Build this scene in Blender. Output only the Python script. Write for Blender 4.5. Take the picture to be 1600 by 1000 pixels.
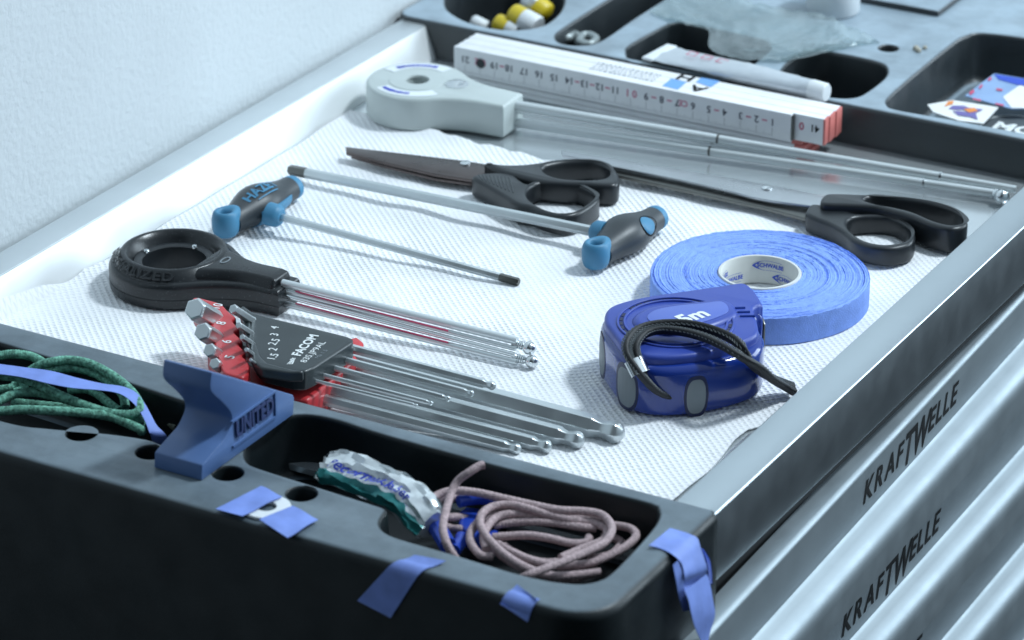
import bpy, bmesh, math, random
from mathutils import Vector, Matrix
random.seed(7)
sc = bpy.context.scene
for o in list(bpy.data.objects): bpy.data.objects.remove(o)
COL = sc.collection

# ------------------------------------------------------------------ camera
FPX, PITCH, YAW, DIST = 5314.0, math.radians(25.24), math.radians(29.59), 1.71
fh = Vector((-math.sin(YAW), math.cos(YAW), 0)); rt = Vector((math.cos(YAW), math.sin(YAW), 0)); up0 = Vector((0, 0, 1))
fw = fh*math.cos(PITCH) - up0*math.sin(PITCH); dn = -(fh*math.sin(PITCH) + up0*math.cos(PITCH))
CAM = -fw*DIST
cd = bpy.data.cameras.new('camera'); cam = bpy.data.objects.new('camera', cd); COL.objects.link(cam)
cam.matrix_world = Matrix(((rt.x, -dn.x, -fw.x, CAM.x), (rt.y, -dn.y, -fw.y, CAM.y), (rt.z, -dn.z, -fw.z, CAM.z), (0, 0, 0, 1)))
cd.sensor_width = 36; cd.lens = FPX/1600*36; cd.clip_end = 50; cd.clip_start = 0.05
cd.dof.use_dof = True; cd.dof.focus_distance = 1.665; cd.dof.aperture_fstop = 12.5
sc.camera = cam
def ray(px, py): return rt*((px-800)/FPX) + dn*((py-500)/FPX) + fw
def at(px, py, z=0.0):
    d = ray(px, py); return CAM + d*((z-CAM.z)/d.z)
def atY(px, py, y):
    d = ray(px, py); return CAM + d*((y-CAM.y)/d.y)
def atX(px, py, x):
    d = ray(px, py); return CAM + d*((x-CAM.x)/d.x)

# ------------------------------------------------------------------ world and lamps (cool indoor daylight from a window at the right rear)
w = bpy.data.worlds.new('World'); sc.world = w; w.use_nodes = True
nt = w.node_tree; nt.nodes.clear()
tc = nt.nodes.new('ShaderNodeTexCoord'); sp = nt.nodes.new('ShaderNodeVectorMath'); sp.operation = 'DOT_PRODUCT'; sp.inputs[1].default_value = Vector((.42, .66, .62)).normalized()
mr = nt.nodes.new('ShaderNodeMapRange'); mr.inputs[1].default_value = -0.45; mr.inputs[2].default_value = 1.0
cr = nt.nodes.new('ShaderNodeValToRGB')
cr.color_ramp.elements[0].color = (.010, .013, .015, 1); cr.color_ramp.elements[1].color = (.62, .80, .95, 1)
e = cr.color_ramp.elements.new(.34); e.color = (.07, .09, .105, 1)
e = cr.color_ramp.elements.new(.62); e.color = (.36, .46, .55, 1)
bg = nt.nodes.new('ShaderNodeBackground'); bg.inputs[1].default_value = 1.0
wo = nt.nodes.new('ShaderNodeOutputWorld')
nt.links.new(tc.outputs['Generated'], sp.inputs[0]); nt.links.new(sp.outputs['Value'], mr.inputs[0])
sz = nt.nodes.new('ShaderNodeSeparateXYZ'); nt.links.new(tc.outputs['Generated'], sz.inputs[0])
fl = nt.nodes.new('ShaderNodeMapRange'); fl.inputs[1].default_value = -.30; fl.inputs[2].default_value = .12; fl.inputs[3].default_value = .13; fl.inputs[4].default_value = .78; nt.links.new(sz.outputs[2], fl.inputs[0]); nt.links.new(fl.outputs[0], bg.inputs[1])
nt.links.new(mr.outputs[0], cr.inputs[0]); nt.links.new(cr.outputs[0], bg.inputs[0]); nt.links.new(bg.outputs[0], wo.inputs[0])
def area(name, az, el, dist, sx, sy, power, col, aim=(0, 0.05, 0)):
    ld = bpy.data.lights.new(name, 'AREA'); ld.shape = 'RECTANGLE'; ld.size = sx; ld.size_y = sy; ld.energy = power; ld.color = col
    ob = bpy.data.objects.new(name, ld); COL.objects.link(ob)
    d = Vector((math.cos(az)*math.cos(el), math.sin(az)*math.cos(el), math.sin(el)))
    ob.location = Vector(aim) + d*dist; ob.rotation_euler = d.to_track_quat('Z', 'Y').to_euler()
    return ob
R_ = math.radians
area('lamp_key', R_(38), R_(57), 2.2, 0.24, 0.24, 41, (.80, .92, 1.0))
area('lamp_window', R_(50), R_(16), 2.4, 1.5, 1.1, 34, (.74, .89, 1.0))
sc.view_settings.view_transform = 'Standard'; sc.view_settings.look = 'None'; sc.view_settings.exposure = 0.0; sc.view_settings.gamma = 1
sc.render.engine = 'CYCLES'

# ------------------------------------------------------------------ materials
def lin(c):
    return tuple(((v/255)/12.92 if v/255 <= .04045 else ((v/255+.055)/1.055)**2.4) for v in c)
MATS = {}
def mat(name, col, rough=.5, metal=0., bump=0., bscale=800., var=0., vscale=40., spec=.5, coat=0., aniso=None, rvar=0., alpha=1., trans=0., dust=0., top_sheen=0.):
    m = bpy.data.materials.new(name); m.use_nodes = True; MATS[name] = m
    n = m.node_tree.nodes; l = m.node_tree.links; p = n['Principled BSDF']
    p.inputs['Base Color'].default_value = (*col, 1); p.inputs['Roughness'].default_value = rough; p.inputs['Metallic'].default_value = metal
    p.inputs['Specular IOR Level'].default_value = spec; p.inputs['Coat Weight'].default_value = coat; p.inputs['Coat Roughness'].default_value = .12
    p.inputs['Alpha'].default_value = alpha; p.inputs['Transmission Weight'].default_value = trans
    co = n.new('ShaderNodeTexCoord'); vec = co.outputs['Object']
    if aniso:
        mp = n.new('ShaderNodeMapping'); mp.inputs['Scale'].default_value = aniso; l.new(vec, mp.inputs[0]); avec = mp.outputs[0]
    else: avec = vec
    last = None
    if var or dust:
        nz = n.new('ShaderNodeTexNoise'); nz.inputs['Scale'].default_value = vscale; nz.inputs['Detail'].default_value = 5; l.new(vec, nz.inputs[0])
        rp = n.new('ShaderNodeMapRange'); rp.inputs[1].default_value = .3; rp.inputs[2].default_value = .7; rp.inputs[3].default_value = 1-var; rp.inputs[4].default_value = 1+var
        l.new(nz.outputs[0], rp.inputs[0])
        mx = n.new('ShaderNodeMix'); mx.data_type = 'RGBA'; mx.blend_type = 'MULTIPLY'; mx.inputs[0].default_value = 1
        mx.inputs[6].default_value = (*col, 1); l.new(rp.outputs[0], mx.inputs[7]); last = mx.outputs[2]
        if dust:
            d1 = n.new('ShaderNodeTexNoise'); d1.inputs['Scale'].default_value = 900; d1.inputs['Detail'].default_value = 2; l.new(vec, d1.inputs[0])
            d2 = n.new('ShaderNodeMapRange'); d2.inputs[1].default_value = .62; d2.inputs[2].default_value = .78; d2.inputs[4].default_value = dust; l.new(d1.outputs[0], d2.inputs[0])
            m2 = n.new('ShaderNodeMix'); m2.data_type = 'RGBA'; l.new(d2.outputs[0], m2.inputs[0]); l.new(last, m2.inputs[6]); m2.inputs[7].default_value = (.45, .47, .48, 1); last = m2.outputs[2]
        if top_sheen:
            ge = n.new('ShaderNodeNewGeometry'); gs = n.new('ShaderNodeSeparateXYZ'); l.new(ge.outputs['Normal'], gs.inputs[0])  # up-facing faces tinted pale blue-grey: sheen put into the colour
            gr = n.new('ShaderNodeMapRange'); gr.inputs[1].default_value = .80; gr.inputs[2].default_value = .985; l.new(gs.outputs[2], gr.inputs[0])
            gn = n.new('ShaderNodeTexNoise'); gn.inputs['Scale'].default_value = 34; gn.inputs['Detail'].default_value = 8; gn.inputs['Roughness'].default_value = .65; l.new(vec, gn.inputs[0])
            gm = n.new('ShaderNodeMapRange'); gm.inputs[1].default_value = .34; gm.inputs[2].default_value = .64; gm.inputs[3].default_value = .62*top_sheen; gm.inputs[4].default_value = top_sheen; l.new(gn.outputs[0], gm.inputs[0])
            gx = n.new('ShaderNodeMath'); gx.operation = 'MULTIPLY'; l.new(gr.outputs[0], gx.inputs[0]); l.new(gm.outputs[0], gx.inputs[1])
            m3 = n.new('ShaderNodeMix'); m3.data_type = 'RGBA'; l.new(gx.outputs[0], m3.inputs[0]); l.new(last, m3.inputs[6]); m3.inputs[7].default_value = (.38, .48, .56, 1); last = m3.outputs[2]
        l.new(last, p.inputs['Base Color'])
    if rvar:
        rz = n.new('ShaderNodeTexNoise'); rz.inputs['Scale'].default_value = 60; rz.inputs['Detail'].default_value = 6; l.new(avec, rz.inputs[0])
        rr = n.new('ShaderNodeMapRange'); rr.inputs[1].default_value = .3; rr.inputs[2].default_value = .7; rr.inputs[3].default_value = max(.02, rough-rvar); rr.inputs[4].default_value = rough+rvar
        l.new(rz.outputs[0], rr.inputs[0]); l.new(rr.outputs[0], p.inputs['Roughness'])
    if bump:
        bz = n.new('ShaderNodeTexNoise'); bz.inputs['Scale'].default_value = bscale; bz.inputs['Detail'].default_value = 3; l.new(avec, bz.inputs[0])
        bp = n.new('ShaderNodeBump'); bp.inputs['Distance'].default_value = bump; bp.inputs['Strength'].default_value = .8; l.new(bz.outputs[0], bp.inputs['Height']); l.new(bp.outputs[0], p.inputs['Normal'])
    return m
mat('wall', (.60, .64, .66), .85, bump=.0007, bscale=260, var=.03, vscale=12)
mat('steel', (.50, .55, .58), .33, 1, rvar=.03, var=.03, vscale=14)
mat('steel_floor', (.64, .68, .70), .24, .72, rvar=.03, var=.03, vscale=20)
mat('drawer_steel', (.285, .325, .35), .52, .88, rvar=.04, var=.05, vscale=22, bump=.00002, bscale=900)
mat('rim_steel', (.66, .70, .72), .40, .7, rvar=.04, var=.03)
mat('slope_steel', (.90, .92, .92), .40, .30, rvar=.05)  # near-white base puts the window's glare on this face into the colour
mat('dark_gap', (.012, .014, .016), .8)
mat('pocket_plastic', (.009, .012, .014), .5, bump=.00012, bscale=1500, var=.2, vscale=35, spec=.4)  # dark copy of the tray plastic without painted sheen, for shaded pocket floors
mat('tray_plastic_rear', (.020, .026, .030), .40, bump=.00012, bscale=1500, var=.22, vscale=35, rvar=.10, dust=.05, spec=.7, top_sheen=.82)  # same plastic with a stronger painted sheen on top
mat('tray_plastic', (.007, .011, .013), .42, top_sheen=.42, bump=.00012, bscale=1500, var=.22, vscale=35, rvar=.10, dust=.010, spec=.32)
mat('black_plastic', (.009, .011, .013), .31, bump=.00006, bscale=1600, var=.12, dust=.10, rvar=.06)
mat('black_rubber', (.015, .018, .021), .33, bump=.00004, bscale=1800, var=.10, rvar=.05)
mat('holder_black', (.026, .034, .037), .32, bump=.00004, bscale=1600, var=.1, rvar=.05)
mat('grip_grey', (.033, .040, .046), .42, bump=.00006, bscale=1600, var=.1, rvar=.05)
mat('hazet_blue', (.050, .205, .35), .5, bump=.00004, bscale=900, var=.08)
mat('chrome', (.70, .73, .74), .20, 1, rvar=.05)
mat('satin_chrome', (.64, .68, .69), .36, 1, rvar=.06, bump=.00003, bscale=900, var=.06)
mat('rod_tube', (.66, .70, .71), .34, .65, rvar=.05)
mat('dark_tip', (.16, .16, .15), .35, 1)
mat('blade_brown', (.115, .094, .090), .30, .9, var=.2, vscale=60, rvar=.06)
mat('blade_steel', (.46, .48, .50), .30, .9, var=.1, rvar=.06)
mat('grey_plastic', (.47, .52, .51), .38, bump=.00003, bscale=900, var=.04, coat=.1)
mat('pale_label', (.72, .76, .78), .35)
mat('ink_blue', (.03, .06, .50), .5)
mat('ink_black', (.008, .009, .010), .8, spec=.2)
mat('ink_red', (.55, .06, .14), .5)
mat('ink_faded', (.10, .10, .13), .6)
mat('ink_faded_red', (.62, .20, .30), .6)
mat('ink_white', (.75, .78, .78), .5)
mat('ink_sky', (.16, .36, .72), .5)
mat('ruler_white', (.80, .80, .82), .42, var=.04, vscale=80)
mat('ruler_red', (.58, .17, .15), .45, var=.1)
mat('red_plastic', (.52, .035, .042), .36, bump=.00003, bscale=900, var=.08, rvar=.05)
mat('tape_blue', (.22, .36, .82), .75, bump=.0003, bscale=1400, var=.10, vscale=160)
mat('masking_blue', (.19, .28, .68), .6, bump=.0004, bscale=130, var=.16, vscale=70)
mat('core_card', (.62, .63, .60), .6, var=.04)
mat('measure_blue', (.010, .036, .25), .10, coat=.4, var=.05)
mat('measure_cover', (.030, .062, .34), .38, bump=.00002, bscale=900, var=.05)
mat('measure_label', (.085, .14, .50), .33)
mat('measure_grip', (.20, .23, .25), .5, bump=.00008, bscale=1200, var=.1)
mat('inset_dark', (.004, .010, .060), .4)
mat('strap_thread', (.11, .125, .135), .45)
mat('strap_black', (.014, .016, .019), .6, bump=.0003, bscale=900)
mat('print_blue', (.080, .150, .33), .42, bump=.00004, bscale=400, aniso=(1, 1, 8), var=.06)
mat('cord_pink', (.47, .36, .37), .9, var=.28, vscale=800, bump=.0008, bscale=1300, spec=.2)
mat('cord_green', (.14, .33, .25), .9, spec=.2, var=.65, vscale=520, bump=.0004, bscale=1200)
mat('cord_brown', (.13, .14, .11), .8, var=.2, vscale=500)
mat('foil', (.72, .76, .78), .25, .6, bump=.0006, bscale=120, var=.1, vscale=90)
mat('foil_teal', (.02, .17, .17), .3, .3, bump=.0005, bscale=150)
mat('print_dark', (.035, .055, .15), .5)
mat('clip_blue', (.02, .06, .42), .25)
mat('yellow_cap', (.62, .47, .02), .4)
mat('white_plastic', (.72, .75, .77), .4, var=.03)
mat('alu_tube', (.58, .62, .66), .35, .5, bump=.0004, bscale=180, var=.06)
mat('card_white', (.75, .75, .74), .5, var=.03)
mat('ink_orange', (.72, .24, .05), .5)
mat('ink_violet', (.14, .12, .34), .5)
mat('sticker_blue', (.24, .36, .58), .45, var=.1)
mat('ink_deepblue', (.02, .07, .50), .4)
mat('disc_black', (.10, .115, .125), .35)
mat('crumb', (.38, .36, .30), .8)
mat('grey_clip', (.34, .38, .38), .4, .5)
# paper towel: embossed diagonal dimples
def paper_mat():
    m = mat('paper', (.84, .85, .87), .9); n = m.node_tree.nodes; l = m.node_tree.links; p = n['Principled BSDF']
    co = n.new('ShaderNodeTexCoord'); mp = n.new('ShaderNodeMapping'); mp.inputs['Rotation'].default_value = (0, 0, R_(44)); k = 2*math.pi/.0031
    mp.inputs['Scale'].default_value = (k, k, 1); l.new(co.outputs['Object'], mp.inputs[0])
    wz = n.new('ShaderNodeTexNoise'); wz.inputs['Scale'].default_value = 25; l.new(co.outputs['Object'], wz.inputs[0])
    ws = n.new('ShaderNodeVectorMath'); ws.operation = 'SCALE'; ws.inputs['Scale'].default_value = 1.6; l.new(wz.outputs['Color'], ws.inputs[0])
    wa = n.new('ShaderNodeVectorMath'); wa.operation = 'ADD'; l.new(mp.outputs[0], wa.inputs[0]); l.new(ws.outputs[0], wa.inputs[1])
    s = n.new('ShaderNodeSeparateXYZ'); l.new(wa.outputs[0], s.inputs[0])
    def mth(op, a, b=None):
        q = n.new('ShaderNodeMath'); q.operation = op
        (l.new(a, q.inputs[0]) if hasattr(a, 'links') else None)
        if b is not None: (l.new(b, q.inputs[1]) if hasattr(b, 'links') else setattr(q.inputs[1], 'default_value', b))
        return q.outputs[0]
    hx = mth('MULTIPLY_ADD', mth('SINE', s.outputs[0]), .5); hx.node.inputs[2].default_value = .5
    hy = mth('MULTIPLY_ADD', mth('SINE', s.outputs[1]), .5); hy.node.inputs[2].default_value = .5
    am = n.new('ShaderNodeTexNoise'); am.inputs['Scale'].default_value = 11; am.inputs['Detail'].default_value = 3; l.new(co.outputs['Object'], am.inputs[0])
    ar = n.new('ShaderNodeMapRange'); ar.inputs[1].default_value = .35; ar.inputs[2].default_value = .62; ar.inputs[3].default_value = .35; ar.inputs[4].default_value = 1.35; l.new(am.outputs[0], ar.inputs[0])
    hh = mth('MULTIPLY', mth('POWER', mth('MULTIPLY', hx, hy), .7), ar.outputs[0])
    fz = n.new('ShaderNodeTexNoise'); fz.inputs['Scale'].default_value = 900; l.new(co.outputs['Object'], fz.inputs[0])
    ad = mth('MULTIPLY_ADD', fz.outputs[0], .35); l.new(mth('MULTIPLY', hh, -1.), ad.node.inputs[2])
    # faint grey smudges and a few dark specks on the used towel
    g1 = n.new('ShaderNodeTexNoise'); g1.inputs['Scale'].default_value = 14; g1.inputs['Detail'].default_value = 6; l.new(co.outputs['Object'], g1.inputs[0])
    g2 = n.new('ShaderNodeMapRange'); g2.inputs[1].default_value = .58; g2.inputs[2].default_value = .80; g2.inputs[4].default_value = .30; l.new(g1.outputs[0], g2.inputs[0])
    k1 = n.new('ShaderNodeTexVoronoi'); k1.inputs['Scale'].default_value = 26; l.new(co.outputs['Object'], k1.inputs[0])
    k2 = n.new('ShaderNodeMapRange'); k2.inputs[1].default_value = .030; k2.inputs[2].default_value = .018; k2.inputs[4].default_value = .75; l.new(k1.outputs['Distance'], k2.inputs[0])
    mxx = n.new('ShaderNodeMath'); mxx.operation = 'MAXIMUM'; l.new(g2.outputs[0], mxx.inputs[0]); l.new(k2.outputs[0], mxx.inputs[1])
    cm_ = n.new('ShaderNodeMix'); cm_.data_type = 'RGBA'; l.new(mxx.outputs[0], cm_.inputs[0]); cm_.inputs[6].default_value = (.84, .85, .87, 1); cm_.inputs[7].default_value = (.38, .39, .42, 1); l.new(cm_.outputs[2], p.inputs['Base Color'])
    w1 = n.new('ShaderNodeTexNoise'); w1.inputs['Scale'].default_value = 38; w1.inputs['Detail'].default_value = 2; l.new(co.outputs['Object'], w1.inputs[0])
    w2 = mth('MULTIPLY_ADD', w1.outputs[0], 3.2); l.new(ad, w2.node.inputs[2]); ad = w2
    bp = n.new('ShaderNodeBump'); bp.inputs['Distance'].default_value = .00062; bp.inputs['Strength'].default_value = .9
    l.new(ad, bp.inputs['Height']); l.new(bp.outputs[0], p.inputs['Normal'])
paper_mat()
# see-through film
def film_mat():
    m = bpy.data.materials.new('film'); m.use_nodes = True; MATS['film'] = m; n = m.node_tree.nodes; l = m.node_tree.links; n.clear()
    o = n.new('ShaderNodeOutputMaterial'); mx = n.new('ShaderNodeMixShader'); t = n.new('ShaderNodeBsdfTransparent'); t.inputs[0].default_value = (.86, .90, .90, 1)
    p = n.new('ShaderNodeBsdfPrincipled'); p.inputs['Base Color'].default_value = (.62, .70, .73, 1); p.inputs['Roughness'].default_value = .12
    mx.inputs[0].default_value = .22; l.new(t.outputs[0], mx.inputs[1]); l.new(p.outputs[0], mx.inputs[2]); l.new(mx.outputs[0], o.inputs[0])
film_mat()

# ------------------------------------------------------------------ mesh tools
class MB:
    def __init__(s): s.v = []; s.f = []
    def add(s, vs, fs):
        b = len(s.v); s.v += [tuple(q) for q in vs]; s.f += [tuple(b+i for i in f) for f in fs]; return s
    def mesh(s, me, M=None):
        return s.add([(M @ q.co if M else q.co) for q in me.vertices], [tuple(p.vertices) for p in me.polygons])
    def box(s, x0, x1, y0, y1, z0, z1):
        return s.add([(x0,y0,z0),(x1,y0,z0),(x1,y1,z0),(x0,y1,z0),(x0,y0,z1),(x1,y0,z1),(x1,y1,z1),(x0,y1,z1)], [(3,2,1,0),(4,5,6,7),(0,1,5,4),(1,2,6,5),(2,3,7,6),(3,0,4,7)])
    def loft(s, rings, caps=True, closed=True):
        n = len(rings[0]); vs = [q for r in rings for q in r]; fs = []
        for i in range(len(rings)-1):
            for j in range(n if closed else n-1):
                k = (j+1) % n; fs.append((i*n+j, i*n+k, (i+1)*n+k, (i+1)*n+j))
        if caps: fs += [tuple(range(n))[::-1], tuple((len(rings)-1)*n+j for j in range(n))]
        return s.add(vs, fs)
    def tube(s, path, r, seg=10, caps=True, flat=1.0, up=Vector((0, 0, 1)), braid=0.):
        path = [Vector(p) for p in path]; rs = r if isinstance(r, (list, tuple)) else [r]*len(path); rings = []
        prev = None
        for i, p in enumerate(path):
            t = (path[min(i+1, len(path)-1)] - path[max(i-1, 0)]).normalized()
            if prev is None:
                a = t.cross(up); a = a if a.length > 1e-4 else t.cross(Vector((1, 0, 0)))
            else: a = prev - t*prev.dot(t)
            a.normalize(); prev = a; b = t.cross(a)
            kr = [rs[i]*(1+braid*math.sin(8*math.pi*j/seg+i*.9)*math.sin(8*math.pi*j/seg-i*.9)) for j in range(seg)]
            rings.append([p + a*(kr[j]*math.cos(2*math.pi*j/seg)) + b*(kr[j]*flat*math.sin(2*math.pi*j/seg)) for j in range(seg)])
        return s.loft(rings, caps)
    def lathe(s, c, prof, seg=48, ax=Vector((0, 0, 1)), caps=False):
        ax = ax.normalized(); a = ax.orthogonal().normalized(); b = ax.cross(a); c = Vector(c)
        return s.loft([[c + ax*z + (a*math.cos(2*math.pi*j/seg) + b*math.sin(2*math.pi*j/seg))*r for j in range(seg)] for r, z in prof], caps)
    def ball(s, c, r, seg=20):
        return s.lathe(c, [(max(1e-5, r*math.sin(math.pi*i/12)), -r*math.cos(math.pi*i/12)) for i in range(13)], seg)
    def build(s, weld=1e-6, bevel=0., bang=30, sang=35, bseg=2):
        me = bpy.data.meshes.new('m'); me.from_pydata(s.v, [], s.f); me.update()
        bm = bmesh.new(); bm.from_mesh(me)
        if weld: bmesh.ops.remove_doubles(bm, verts=bm.verts, dist=weld)
        bmesh.ops.recalc_face_normals(bm, faces=bm.faces)
        if bevel:
            es = [q for q in bm.edges if len(q.link_faces) == 2 and q.calc_face_angle(0) > R_(bang)]
            bmesh.ops.bevel(bm, geom=es, offset=bevel, segments=bseg, profile=.5, affect='EDGES', clamp_overlap=True)
        bm.to_mesh(me); bm.free()
        me.shade_smooth(); me.set_sharp_from_angle(angle=R_(sang))
        return me
def evalc(cu):
    ob = bpy.data.objects.new('t', cu); COL.objects.link(ob); dg = bpy.context.evaluated_depsgraph_get(); dg.update()
    me = bpy.data.meshes.new_from_object(ob.evaluated_get(dg)); bpy.data.objects.remove(ob); bpy.data.curves.remove(cu)
    return me
def shape(outs, z0, z1, bev=0., res=2, sang=40):
    """solid from flat outlines (later outlines are holes), rounded edges"""
    cu = bpy.data.curves.new('t', 'CURVE'); cu.dimensions = '2D'; cu.fill_mode = 'BOTH'
    for o in outs:
        s = cu.splines.new('POLY'); s.points.add(len(o)-1); s.use_cyclic_u = True
        for p, q in zip(s.points, o): p.co = (q[0], q[1], 0, 1)
    h = (z1-z0)/2; cu.extrude = max(0, h-bev); cu.bevel_depth = bev; cu.bevel_resolution = res; cu.offset = -bev
    me = evalc(cu); me.transform(Matrix.Translation((0, 0, (z0+z1)/2)))
    bm = bmesh.new(); bm.from_mesh(me); bmesh.ops.remove_doubles(bm, verts=bm.verts, dist=1e-6); bmesh.ops.recalc_face_normals(bm, faces=bm.faces); bm.to_mesh(me); bm.free()
    me.shade_smooth(); me.set_sharp_from_angle(angle=R_(sang)); return me
def flat(outs, z):
    cu = bpy.data.curves.new('t', 'CURVE'); cu.dimensions = '2D'; cu.fill_mode = 'BOTH'
    for o in outs:
        s = cu.splines.new('POLY'); s.points.add(len(o)-1); s.use_cyclic_u = True
        for p, q in zip(s.points, o): p.co = (q[0], q[1], 0, 1)
    me = evalc(cu); me.transform(Matrix.Translation((0, 0, z))); return me
def text(t, size=1., bold=0., shear=0., ext=0., space=1., align='CENTER'):
    cu = bpy.data.curves.new('t', 'FONT'); cu.body = t; cu.size = size; cu.offset = bold; cu.shear = shear; cu.extrude = ext; cu.space_character = space
    cu.align_x = align; cu.align_y = 'CENTER'; cu.resolution_u = 3
    return evalc(cu)
def warp(me, fn):
    for v in me.vertices: v.co = fn(v.co.copy())
    me.update(); return me
def frame(o, ex, ey):
    ex = Vector(ex).normalized(); ez = ex.cross(Vector(ey)).normalized(); ey = ez.cross(ex)
    return Matrix(((ex.x, ey.x, ez.x, o[0]), (ex.y, ey.y, ez.y, o[1]), (ex.z, ey.z, ez.z, o[2]), (0, 0, 0, 1)))
def crom(pts, n=8, closed=False):
    pts = [Vector(p) for p in pts]; N = len(pts); out = []
    for i in range(N if closed else N-1):
        g = (lambda k: pts[k % N]) if closed else (lambda k: pts[min(max(k, 0), N-1)])
        a, b, c, d = g(i-1), g(i), g(i+1), g(i+2)
        for j in range(n):
            t = j/n; out.append(.5*((2*b) + (c-a)*t + (2*a-5*b+4*c-d)*t*t + (3*b-a-3*c+d)*t**3))
    if not closed: out.append(pts[-1])
    return out
def PX(pts, z, f=None):
    """picture points on the level z, as plan coordinates"""
    r = []
    for p in pts:
        q = f(p) if f else p; r.append(at(q[0], q[1], z))
    return r
def crop(x0, y0, k): return lambda p: (x0 + p[0]/k, y0 + p[1]/k)
def area2(o): return sum(o[i][0]*o[(i+1) % len(o)][1]-o[(i+1) % len(o)][0]*o[i][1] for i in range(len(o)))/2
def resample(o, n):
    o = [Vector((p[0], p[1])) for p in o]; L = [0]
    for i in range(len(o)): L.append(L[-1] + (o[(i+1) % len(o)]-o[i]).length)
    out = []; k = 0
    for j in range(n):
        s = L[-1]*j/n
        while L[k+1] < s: k += 1
        u = (s-L[k])/max(1e-12, L[k+1]-L[k]); out.append(o[k].lerp(o[(k+1) % len(o)], u))
    return out
def off(o, d):
    """offset a closed outline outward by d"""
    sgn = 1 if area2(o) > 0 else -1; n = len(o); out = []
    for i in range(n):
        t = (Vector(o[(i+1) % n][:2]) - Vector(o[i-1][:2])).normalized(); out.append(Vector((o[i][0] + sgn*t.y*d, o[i][1] - sgn*t.x*d)))
    return out
def rrect(x0, x1, y0, y1, r, n=10):
    rs = r if isinstance(r, (list, tuple)) else [r]*4; out = []
    for (cx, cy, a, q) in ((x1, y1, 0, rs[0]), (x0, y1, 90, rs[1]), (x0, y0, 180, rs[2]), (x1, y0, 270, rs[3])):
        ox = cx - q if cx == x1 else cx + q; oy = cy - q if cy == y1 else cy + q
        for i in range(n+1): out.append(Vector((ox + q*math.cos(R_(a+90*i/n)), oy + q*math.sin(R_(a+90*i/n)))))
    return out

# ------------------------------------------------------------------ scene tools
LOC = {}
def thing(name, label, cat, loc=(0, 0, 0), group=None):
    o = bpy.data.objects.new(name, None); COL.objects.link(o); o.empty_display_size = .01; o.location = loc
    o['label'] = label; o['category'] = cat
    if group: o['group'] = group
    LOC[o] = Vector(loc); return o
def part(name, me, m, parent=None, label=None):
    if isinstance(me, MB): me = me.build()
    me.name = name; o = bpy.data.objects.new(name, me); COL.objects.link(o)
    me.materials.clear(); me.materials.append(MATS[m])
    if parent is not None:
        o.parent = parent; LOC[o] = LOC[parent]; me.transform(Matrix.Translation(-LOC[parent]))
    else: LOC[o] = Vector((0, 0, 0))
    if label: o['label'] = label
    return o
def single(name, me, m, label, cat, group=None):
    o = part(name, me, m); o['label'] = label; o['category'] = cat
    if group: o['group'] = group
    return o

# ================================================================== setting
S = .966
XO, XI, XW, XWI, XF = .2035*S, .1822*S, -.2545*S, -.2365*S, -.229*S      # rail outer / inner, wall strip, floor edge
ZR, ZT = .0205, .0235
YF, YR = -.1720*S, .3072*S                                              # inner edges of the two end trays
YFF, YRR = -.2890*S, .57*S
wall = part('wall', MB().box(-.42, -.262*S, -1.2, 2.4, -.6, 1.3), 'wall'); wall['kind'] = 'structure'

trolley = thing('tool_trolley', 'grey steel tool trolley with black plastic end trays and a row of drawers', 'tool trolley', (0, 0, -.35))
part('tray_floor', MB().box(XF-.004, XI+.004, YF-.02, YR+.02, -.003, 0), 'steel_floor', trolley)
# wall-side rim: flat strip, steep inner face
y0, y1 = YF-.008, YR+.02
def extr(prof, y0, y1): return MB().loft([[Vector((x, y, z)) for x, z in prof] for y in (y0, y1)])
part('rear_rim', extr([(XW, ZR), (XWI, ZR), (XWI, -.02), (XW, -.02)], y0, y1).build(bevel=.0006), 'rim_steel', trolley)
part('sloping_side', extr([(XWI+.0004, ZR-.0006), (XF, .0002), (XF-.003, -.004), (XWI, -.004)], y0, y1).build(), 'slope_steel', trolley, 'bright steep inner side of the metal tray along the wall')
part('front_rim', extr([(XI, ZR), (XO, ZR), (XO, -.0145), (XI, -.0145)], YF-.004, .62).build(bevel=.0009, bseg=3), 'steel', trolley)
part('cabinet_body', MB().box(-.24, XO-.006, YFF+.012, .62, -.42, -.0155), 'dark_gap', trolley)
# drawers
XD = XO+.001
YP = atX(1500, 573, XD).y
def skew(y, first): return (YP-y)*math.tan(R_(1.8 if first else .9))      # the top drawer is pushed in unevenly
def drawer(zt, dx, first):
    X = XD+dx; P = []
    P += [(X-.012, zt)]
    for i in range(6):
        a = R_(90*i/5); P.append((X-.0028+.0028*math.sin(a), zt-.0028+.0028*math.cos(a)))
    zf = zt-.0275; P.append((X, zf+.0006))
    # ledge: concave, jutting out, rounded nose, then leaning back in
    P += [(X+.0004, zf), (X+.0018, zf-.0008), (X+.0045, zf-.0018), (X+.0078, zf-.0032), (X+.0100, zf-.0049), (X+.0114, zf-.0071), (X+.0122, zf-.0098), (X+.0125, zf-.0130), (X+.0125, zf-.0250), (X+.0120, zf-.0258), (X+.0108, zf-.0260), (X+.0100, zf-.0250), (X-.004, zf-.0250), (X-.004, zf-.036), (X-.012, zf-.036)]
    d = part('drawer', MB().loft([[Vector((x+skew(y, first), y, z)) for x, z in P] for y in (YFF+.004, .62)]).build(sang=28), 'drawer_steel', trolley)
    return d, X, zf
dz = .0668
px_face = atX(1500, 573, XD)
zt0 = px_face.z + .001
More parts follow.
